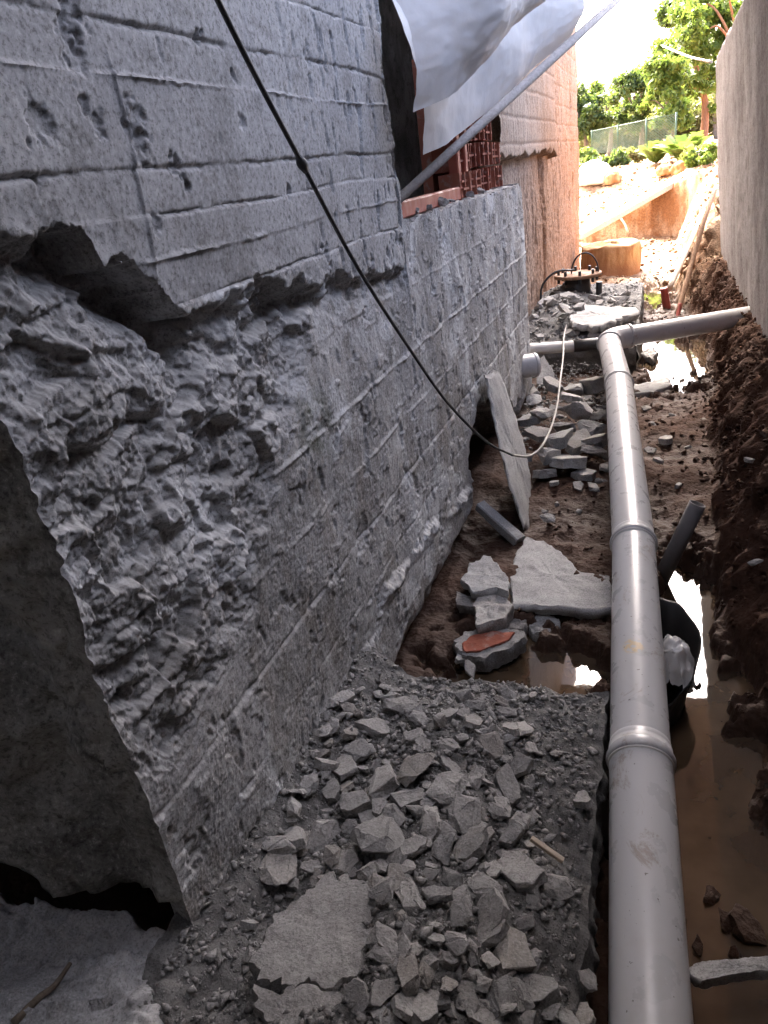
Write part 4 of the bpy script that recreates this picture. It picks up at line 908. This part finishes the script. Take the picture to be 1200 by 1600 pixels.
e0, e1 = A(864, 468, y=ry0 - .25), A(895, 462, y=ry0 - .1); tube('side_outlet', [e0, .5*(e0 + e1), e1 + (e1 - e0)*.5], .072, M['blackpipe'], ri, 24); tube('outlet_collar', [e0 + (e1-e0)*.55, e0 + (e1-e0)*.57, e0 + (e1-e0)*.9, e0 + (e1-e0)*.92], [.07, .085, .085, .07], M['blackpipe'], ri, 24)
e2 = A(936, 462, y=ry0); tube('vent_post', [(e2[0], e2[1], .3), (e2[0], e2[1], .45), tuple(A(936, 440, y=ry0))], .03, M['blackpipe'], ri, 16)

# ------------------------------------------------------------------ far end: pile head, timber, sticks
pc = A(952, 438, z=.03); pcx, pcy = pc[0], pc[1] + .38; zt = A(950, 386, y=pcy - .36)[2]
n = 72; V = []; prof = [(1.10, -.1), (1.08, .05), (1.03, .2*zt), (1.0, .5*zt), (.99, .8*zt), (.985, .96*zt), (.96, zt), (.8, zt + .01), (.4, zt + .015), (.02, zt + .01)]
for r, z in prof:
    for k in range(n):
        a = 2*math.pi*k/n; x, y = math.cos(a), math.sin(a); rr = .37*r*(1 + .05*float(fbm(np.array(x*1.0), np.array(y*1.0), np.array(z*1.0), 1.6, 4)))
        V.append((pcx + rr*x*1.08, pcy + rr*y, z + .03*float(perlin(x*2, y*2, 1.3))*(z > .3*zt)))
pm = mk('pile_head', V, [(i*n + k, i*n + (k+1) % n, (i+1)*n + (k+1) % n, (i+1)*n + k) for i in range(len(prof)-1) for k in range(n)], M['pile'], None, True)
tag(pm, 'squat round ochre pile head with a flat sunlit top', 'pile')
t0, t1 = A(904, 372, y=13.9), A(1090, 266, y=15.6); t0[2] += .03; t1[2] += .02
bar('timber_beam', t0, t1, .26, .10, M['palewood'], rough=.01); tag(bpy.data.objects['timber_beam'], 'long pale timber beam lying along the top of the earth cut', 'beam')
def stick(pts, r, label, name='wooden_pole', mat='stick', cat='pole'):
    o = tube(name, smooth_path(pts, 6), [r*(1 - .15*k/ (6*(len(pts)-1))) for k in range(6*(len(pts)-1) + 1)], M[mat], seg=10); return tag(o, label, cat)
stick([A(1058, 492, y=8.3), A(1080, 415, y=8.75), A(1100, 345, y=9.1), A(1119, 292, y=9.5)], .028, 'long dark pole leaning on the far end of the right wall')
stick([A(1045, 452, y=8.9), A(1075, 388, y=9.6), A(1100, 330, y=10.3)], .032, 'pale shorter pole leaning on the sunlit bank', mat='palewood')
stick([A(1047, 424, y=9.6), A(1062, 420, y=9.6), A(1075, 416, y=9.7)], .022, 'short cut branch lying on the bank foot', 'cut_branch', 'stick', 'branch')
stick([A(1042, 482, y=8.6), A(1040, 468, y=8.6), A(1037, 450, y=8.6)], .045, 'short red plastic pipe end standing at the foot of the bank', 'red_pipe', 'redplastic', 'pipe')
stick([A(1058, 498, y=8.1), A(1060, 488, y=8.15), A(1063, 474, y=8.2)], .02, 'thin red tape wound round the foot of the dark pole', 'red_tape', 'redplastic', 'tape')
stick([A(968, 338, y=14.7), A(976, 350, y=14.6), A(981, 362, y=14.5)], .02, 'thin pale root hanging from the earth cut behind the pile head', 'root', 'palewood', 'root')
# ------------------------------------------------------------------ garden beyond
def leaves(name, blobs, nleaf, size, mat, parent, droop=0.0, aspect=2.2):
    tot = sum(b[3]*b[4]*b[5] for b in blobs); V = []
    for (x, y, z, a, b, c) in blobs:
        n_ = max(20, int(nleaf*a*b*c/tot)); d = rng.normal(size=(n_, 3)); d /= np.linalg.norm(d, axis=1)[:, None]; r = rng.uniform(.1, 1.25, n_)**.7
        r *= 1 + .28*perlin(d[:, 0]*2.5 + x, d[:, 1]*2.5 + y, d[:, 2]*2.5 + z); V.append(np.array([x, y, z]) + d*r[:, None]*np.array([a, b, c]))
    C = np.concatenate(V); n_ = len(C); ax = rng.normal(size=(n_, 3)); ax[:, 2] -= droop; ax /= np.linalg.norm(ax, axis=1)[:, None]
    bx_ = np.cross(ax, rng.normal(size=(n_, 3))); bx_ /= np.linalg.norm(bx_, axis=1)[:, None]; s = size*rng.uniform(.6, 1.4, n_)[:, None]
    Q = np.stack([C - ax*s*.5*aspect, C + bx_*s*.5, C + ax*s*.5*aspect, C - bx_*s*.5], 1)
    return mk_np(name, Q.reshape(-1, 3), np.arange(4*n_).reshape(n_, 4), mat, parent, smooth=False)
def clumps(c, R, n, r):
    out = []
    for _ in range(n):
        d = rng.normal(size=3); d /= np.linalg.norm(d); k = rng.uniform(.3, 1)**.5; q = np.array(c) + d*k*np.array(R); s = r*rng.uniform(.6, 1.3); out.append((*q, s, s, s*.75))
    return out
def tree(name, label, base, top, R, n, r, nleaf, size, mat, trunk_r, tmat, group=None, cat='tree', droop=.0, branch=5):
    t = thing(name, label, cat, tuple(base), group); base, top = np.array(base), np.array(top)
    mid_ = .5*(base + top) + np.array([.08, .05, 0])*np.linalg.norm(top - base)
    tr = tube('trunk', smooth_path([base - [0, 0, .2], mid_, top], 6), list(np.linspace(trunk_r*1.2, trunk_r*.5, 13)), M[tmat], t, 10)
    cl = clumps(top, R, n, r)
    for b in cl[:branch]: tube('limb', smooth_path([mid_ + (top - mid_)*.3, .5*(top + np.array(b[:3])) + [0, 0, -.1], np.array(b[:3])], 4), list(np.linspace(trunk_r*.45, trunk_r*.12, 9)), M[tmat], tr, 6)
    leaves('crown', cl, nleaf, size, M[mat], t, droop); return t
def gp(px, py, y): p = A(px, py, y=y); p[2] = gz(p[0], p[1]); return p
tree('garden_tree', 'leafy tree with a straight reddish trunk rising behind the right wall', gp(1099, 200, 30), A(1085, 95, y=30), (1.6, 1.5, 1.9), 60, .30, 9000, .085, 'leafA', .13, 'trunk', droop=.4)
tree('garden_tree', 'tall bright tree leaning over the top of the right wall', gp(1150, 200, 28), A(1150, 25, y=28), (1.5, 1.5, 1.3), 40, .30, 6500, .085, 'leafA', .12, 'trunk', droop=.3)
tree('garden_tree', 'grey green tree whose crown hangs into the top of the sky', gp(1120, 200, 40), A(1072, 20, y=40), (1.2, 1.3, .5), 14, .45, 3000, .12, 'leafB', .09, 'bark')
tree('background_tree', 'dark rounded tree behind the green wire fence', gp(1000, 215, 30), A(990, 150, y=30), (.9, .8, 1.0), 42, .22, 4500, .08, 'leafB', .09, 'bark')
tree('background_tree', 'bushy tree at the left, next to the building corner', gp(915, 235, 27), A(905, 190, y=27), (.9, .8, .9), 42, .22, 4500, .08, 'leafB', .08, 'bark')
tree('background_tree', 'loose light green tree in the gap left of the dark one', gp(950, 230, 33), A(947, 165, y=33), (1.0, .8, .9), 40, .2, 3000, .08, 'leafA', .08, 'bark')
tree('background_tree', 'light green tree between dark tree and red trunk', gp(1050, 215, 24), A(1040, 150, y=24), (.7, .6, 1.0), 40, .2, 4500, .07, 'leafA', .07, 'bark')
tree('background_tree', 'far grey green tree seen low beyond the fence', gp(980, 225, 45), A(975, 185, y=45), (2.2, 1, 1.0), 26, .6, 5000, .14, 'leafB', .12, 'bark')
hb = [tuple(A(px + random.uniform(-8, 8), np.interp(px, [880, 960, 1040, 1130], [205, 208, 195, 160]) + random.uniform(-14, 22), y=42 + random.uniform(-2, 2))) + (r_ := random.uniform(.5, 1.0), r_, r_*.8) for px in range(880, 1130, 7) for _ in (0, 1)]
hedge = leaves('distant_foliage', hb, 16000, .13, M['leafC'], None, .2); tag(hedge, 'pale hazy mass of foliage beyond the wire fence', 'foliage', kind='stuff')
def fronds(name, label, base, n, L, mat, w=.05, spread=.8, group=None):
    t = thing(name, label, 'plant', tuple(base), group); V, Fq = [], []
    for k in range(n):
        a = k*2.4; s = spread*random.uniform(.4, 1.1); l = L*random.uniform(.6, 1.1); rib = []
        for j in range(8):
            u = j/7; rib.append(np.array(base) + np.array([math.cos(a)*s*l*u, math.sin(a)*s*l*u, l*(u - .55*s*u*u)]))
        sd = np.array([-math.sin(a), math.cos(a), 0])
        for j in range(1, 7):
            for sg in (-1, 1):
                for m_ in (0, .5):
                    c = rib[j] + (rib[j+1] - rib[j])*m_; tip = c + sd*sg*l*.28*(1 - .08*abs(j-3)) + (rib[j+1] - rib[j])*.9 - np.array([0, 0, .03*l]); b = len(V); e_ = (rib[j+1] - rib[j])/np.linalg.norm(rib[j+1] - rib[j])*w*.5
                    V += [c - e_, .5*(c + tip) - e_*.9, tip, .5*(c + tip) + e_*.9, c + e_]; Fq.append((b, b+1, b+2, b+3, b+4))
    mk('frond_crown', V, Fq, M[mat], t); tube('stem', [tuple(np.array(base) - [0, 0, .1]), tuple(np.array(base) + [0, 0, .05]), tuple(np.array(base) + [0, 0, .12])], .035, M['bark'], t, 8); return t
fronds('palm_shrub', 'spiky palm shrub at the foot of the red trunk', gp(1072, 232, 17.5), 34, .75, 'leafA', .05, .8)
fronds('fern_shrub', 'yellow green feathery shrub right of the white sack', gp(1025, 258, 18.5), 30, .62, 'leafA', .05, .7)
def shrub(label, px, py, y, R, mat, n=900, s=.05, cat='shrub'):
    b = gp(px, py, y); t = thing('garden_shrub', label, cat, tuple(b)); leaves('foliage', clumps((b[0], b[1], b[2] + R*.6), (R, R, R*.55), 16, R*.30), n, s, M[mat], t, 0)
    tube('stem', smooth_path([tuple(b - [0, 0, .1]), tuple(b + [.02, 0, R*.3]), tuple(b + [0, .02, R*.7])], 4), [.02]*9, M['bark'], t, 6); return t
shrub('low dark shrub beside the white sack', 962, 250, 20, .32, 'leafB'); shrub('dry brown shrub right of the palm', 1085, 238, 16.5, .30, 'leafC', 900); shrub('small pale shrub in front of the wire fence', 990, 240, 21, .35, 'leafC', 900)
shrub('green shrub hard against the building corner', 915, 255, 20, .40, 'leafA', 1200); shrub('tall leafy shrub against the end of the right wall', 1093, 222, 15.5, .30, 'leafA', 1000)
# green wire fence
fe = thing('wire_fence', 'green diamond wire fence on posts across the garden', 'fence', tuple(gp(990, 235, 24)))
f0, f1 = A(925, 240, y=25), A(1055, 232, y=22.5); zt0, zt1 = A(925, 205, y=25)[2], A(1055, 178, y=22.5)[2]
V, Fq = [], []
def wire(p, q, r=.007):
    v, f = bar_geo(p, q, r, r); b = len(V); V.extend(v); Fq.extend([tuple(b + i for i in g) for g in f])
NN = 30
def fpt(u, v): p = f0 + (f1 - f0)*u; zt_ = zt0 + (zt1 - zt0)*u; return np.array([p[0], p[1], p[2] + (zt_ - p[2])*v])
for i in range(-12, NN):
    for sg in (0, 1):
        u0, u1 = i/NN, (i + 12)/NN; a, b = (0.0, 1.0)
        if u0 < 0: a = -u0/(u1 - u0); u0 = 0
        if u1 > 1: b = a + (1 - a)*1.0 if False else (1 - i/NN)/(12/NN); u1 = 1
        if sg: wire(fpt(u0, 1 - a), fpt(u1, 1 - b))
        else: wire(fpt(u0, a), fpt(u1, b))
wm = mk('wire_mesh', V, Fq, M['fence'], fe); wm['kind'] = 'stuff'
for u in (0, .34, .68, 1): p = fpt(u, 0); tube('post', [(p[0], p[1], p[2] - .4), (p[0], p[1], p[2] + .4), tuple(fpt(u, 1.05))], .025, M['fence'], fe, 10)
tube('top_wire', [fpt(0, 1), fpt(.5, 1), fpt(1, 1)], .01, M['fence'], fe, 6)
# white sack, stones and pots at the top of the slope
def lump(name, label, cat, px, py, y, R, mat, seed):
    b = gp(px, py, y); bm = bmesh.new(); bmesh.ops.create_icosphere(bm, subdivisions=4, radius=1)
    co = np.array([v.co for v in bm.verts]); d = 1 + .22*fbm(co[:, 0], co[:, 1], co[:, 2] + seed, 1.5, 4); co = co*d[:, None]; co[:, 2] = np.where(co[:, 2] < -.5, -.5 + .2*(co[:, 2] + .5), co[:, 2])
    for v, c in zip(bm.verts, co): v.co = Vector((c[0]*R[0] + b[0], c[1]*R[1] + b[1], (c[2] + .5)*R[2] + b[2]))
    me = bpy.data.meshes.new(name); bm.to_mesh(me); bm.free(); me.polygons.foreach_set('use_smooth', [True]*len(me.polygons)); return tag(link(name, me, M[mat]), label, cat)
lump('white_sack', 'bulging white sack sitting at the top of the sunlit slope', 'sack', 929, 268, 17.5, (.36, .3, .30), 'sack', 1)
lump('boulder', 'ochre boulder just right of the white sack', 'boulder', 957, 270, 17.2, (.17, .16, .16), 'pile', 2)
lump('boulder', 'pinkish boulder at the right end of the timber beam', 'boulder', 1068, 262, 16.2, (.22, .2, .16), 'pile', 3)
lump('boulder', 'rounded stone between the feathery shrub and the timber beam', 'boulder', 1040, 268, 16.8, (.18, .16, .13), 'pile', 4)
# washing line from the tree to the right wall
r0, r1 = A(1036, 72, y=12), A(1112, 97, y=8.95); rp_ = smooth_path([r0, A(1075, 88, y=10.4), r1], 8)
rp0 = tube('tie_rope', rp_, .012, M['cable2'], seg=8); tag(rp0, 'pale rope tied from the garden tree to the right wall corner', 'rope')

# look-alike chunks in the same spot are told apart by their order from the left
rows = {}
for o in [o for o in bpy.data.objects if o.get('group') in (GN, GM, GF, GT, 'crumbs on the opening sill')]: rows.setdefault(o['label'], []).append(o)
ORD = ['leftmost', 'second from left', 'third from left', 'fourth from left', 'fifth from left', 'sixth from left', 'seventh from left', 'eighth from left', 'ninth from left', 'tenth from left', 'eleventh from left', 'twelfth from left', 'thirteenth from left', 'fourteenth from left', 'fifteenth from left', 'sixteenth from left', 'seventeenth from left', 'eighteenth from left', 'nineteenth from left', 'twentieth from left']
def photo_x(o): c = RB.T @ (np.array(o.location) - np.array([0, 0, H])); return c[0]/c[2]
for lab, obs in rows.items():
    if len(obs) < 2: continue
    obs.sort(key=photo_x)
    for k, o in enumerate(obs): o['label'] = lab + ', ' + ('rightmost' if k == len(obs) - 1 else ORD[min(k, 19)])
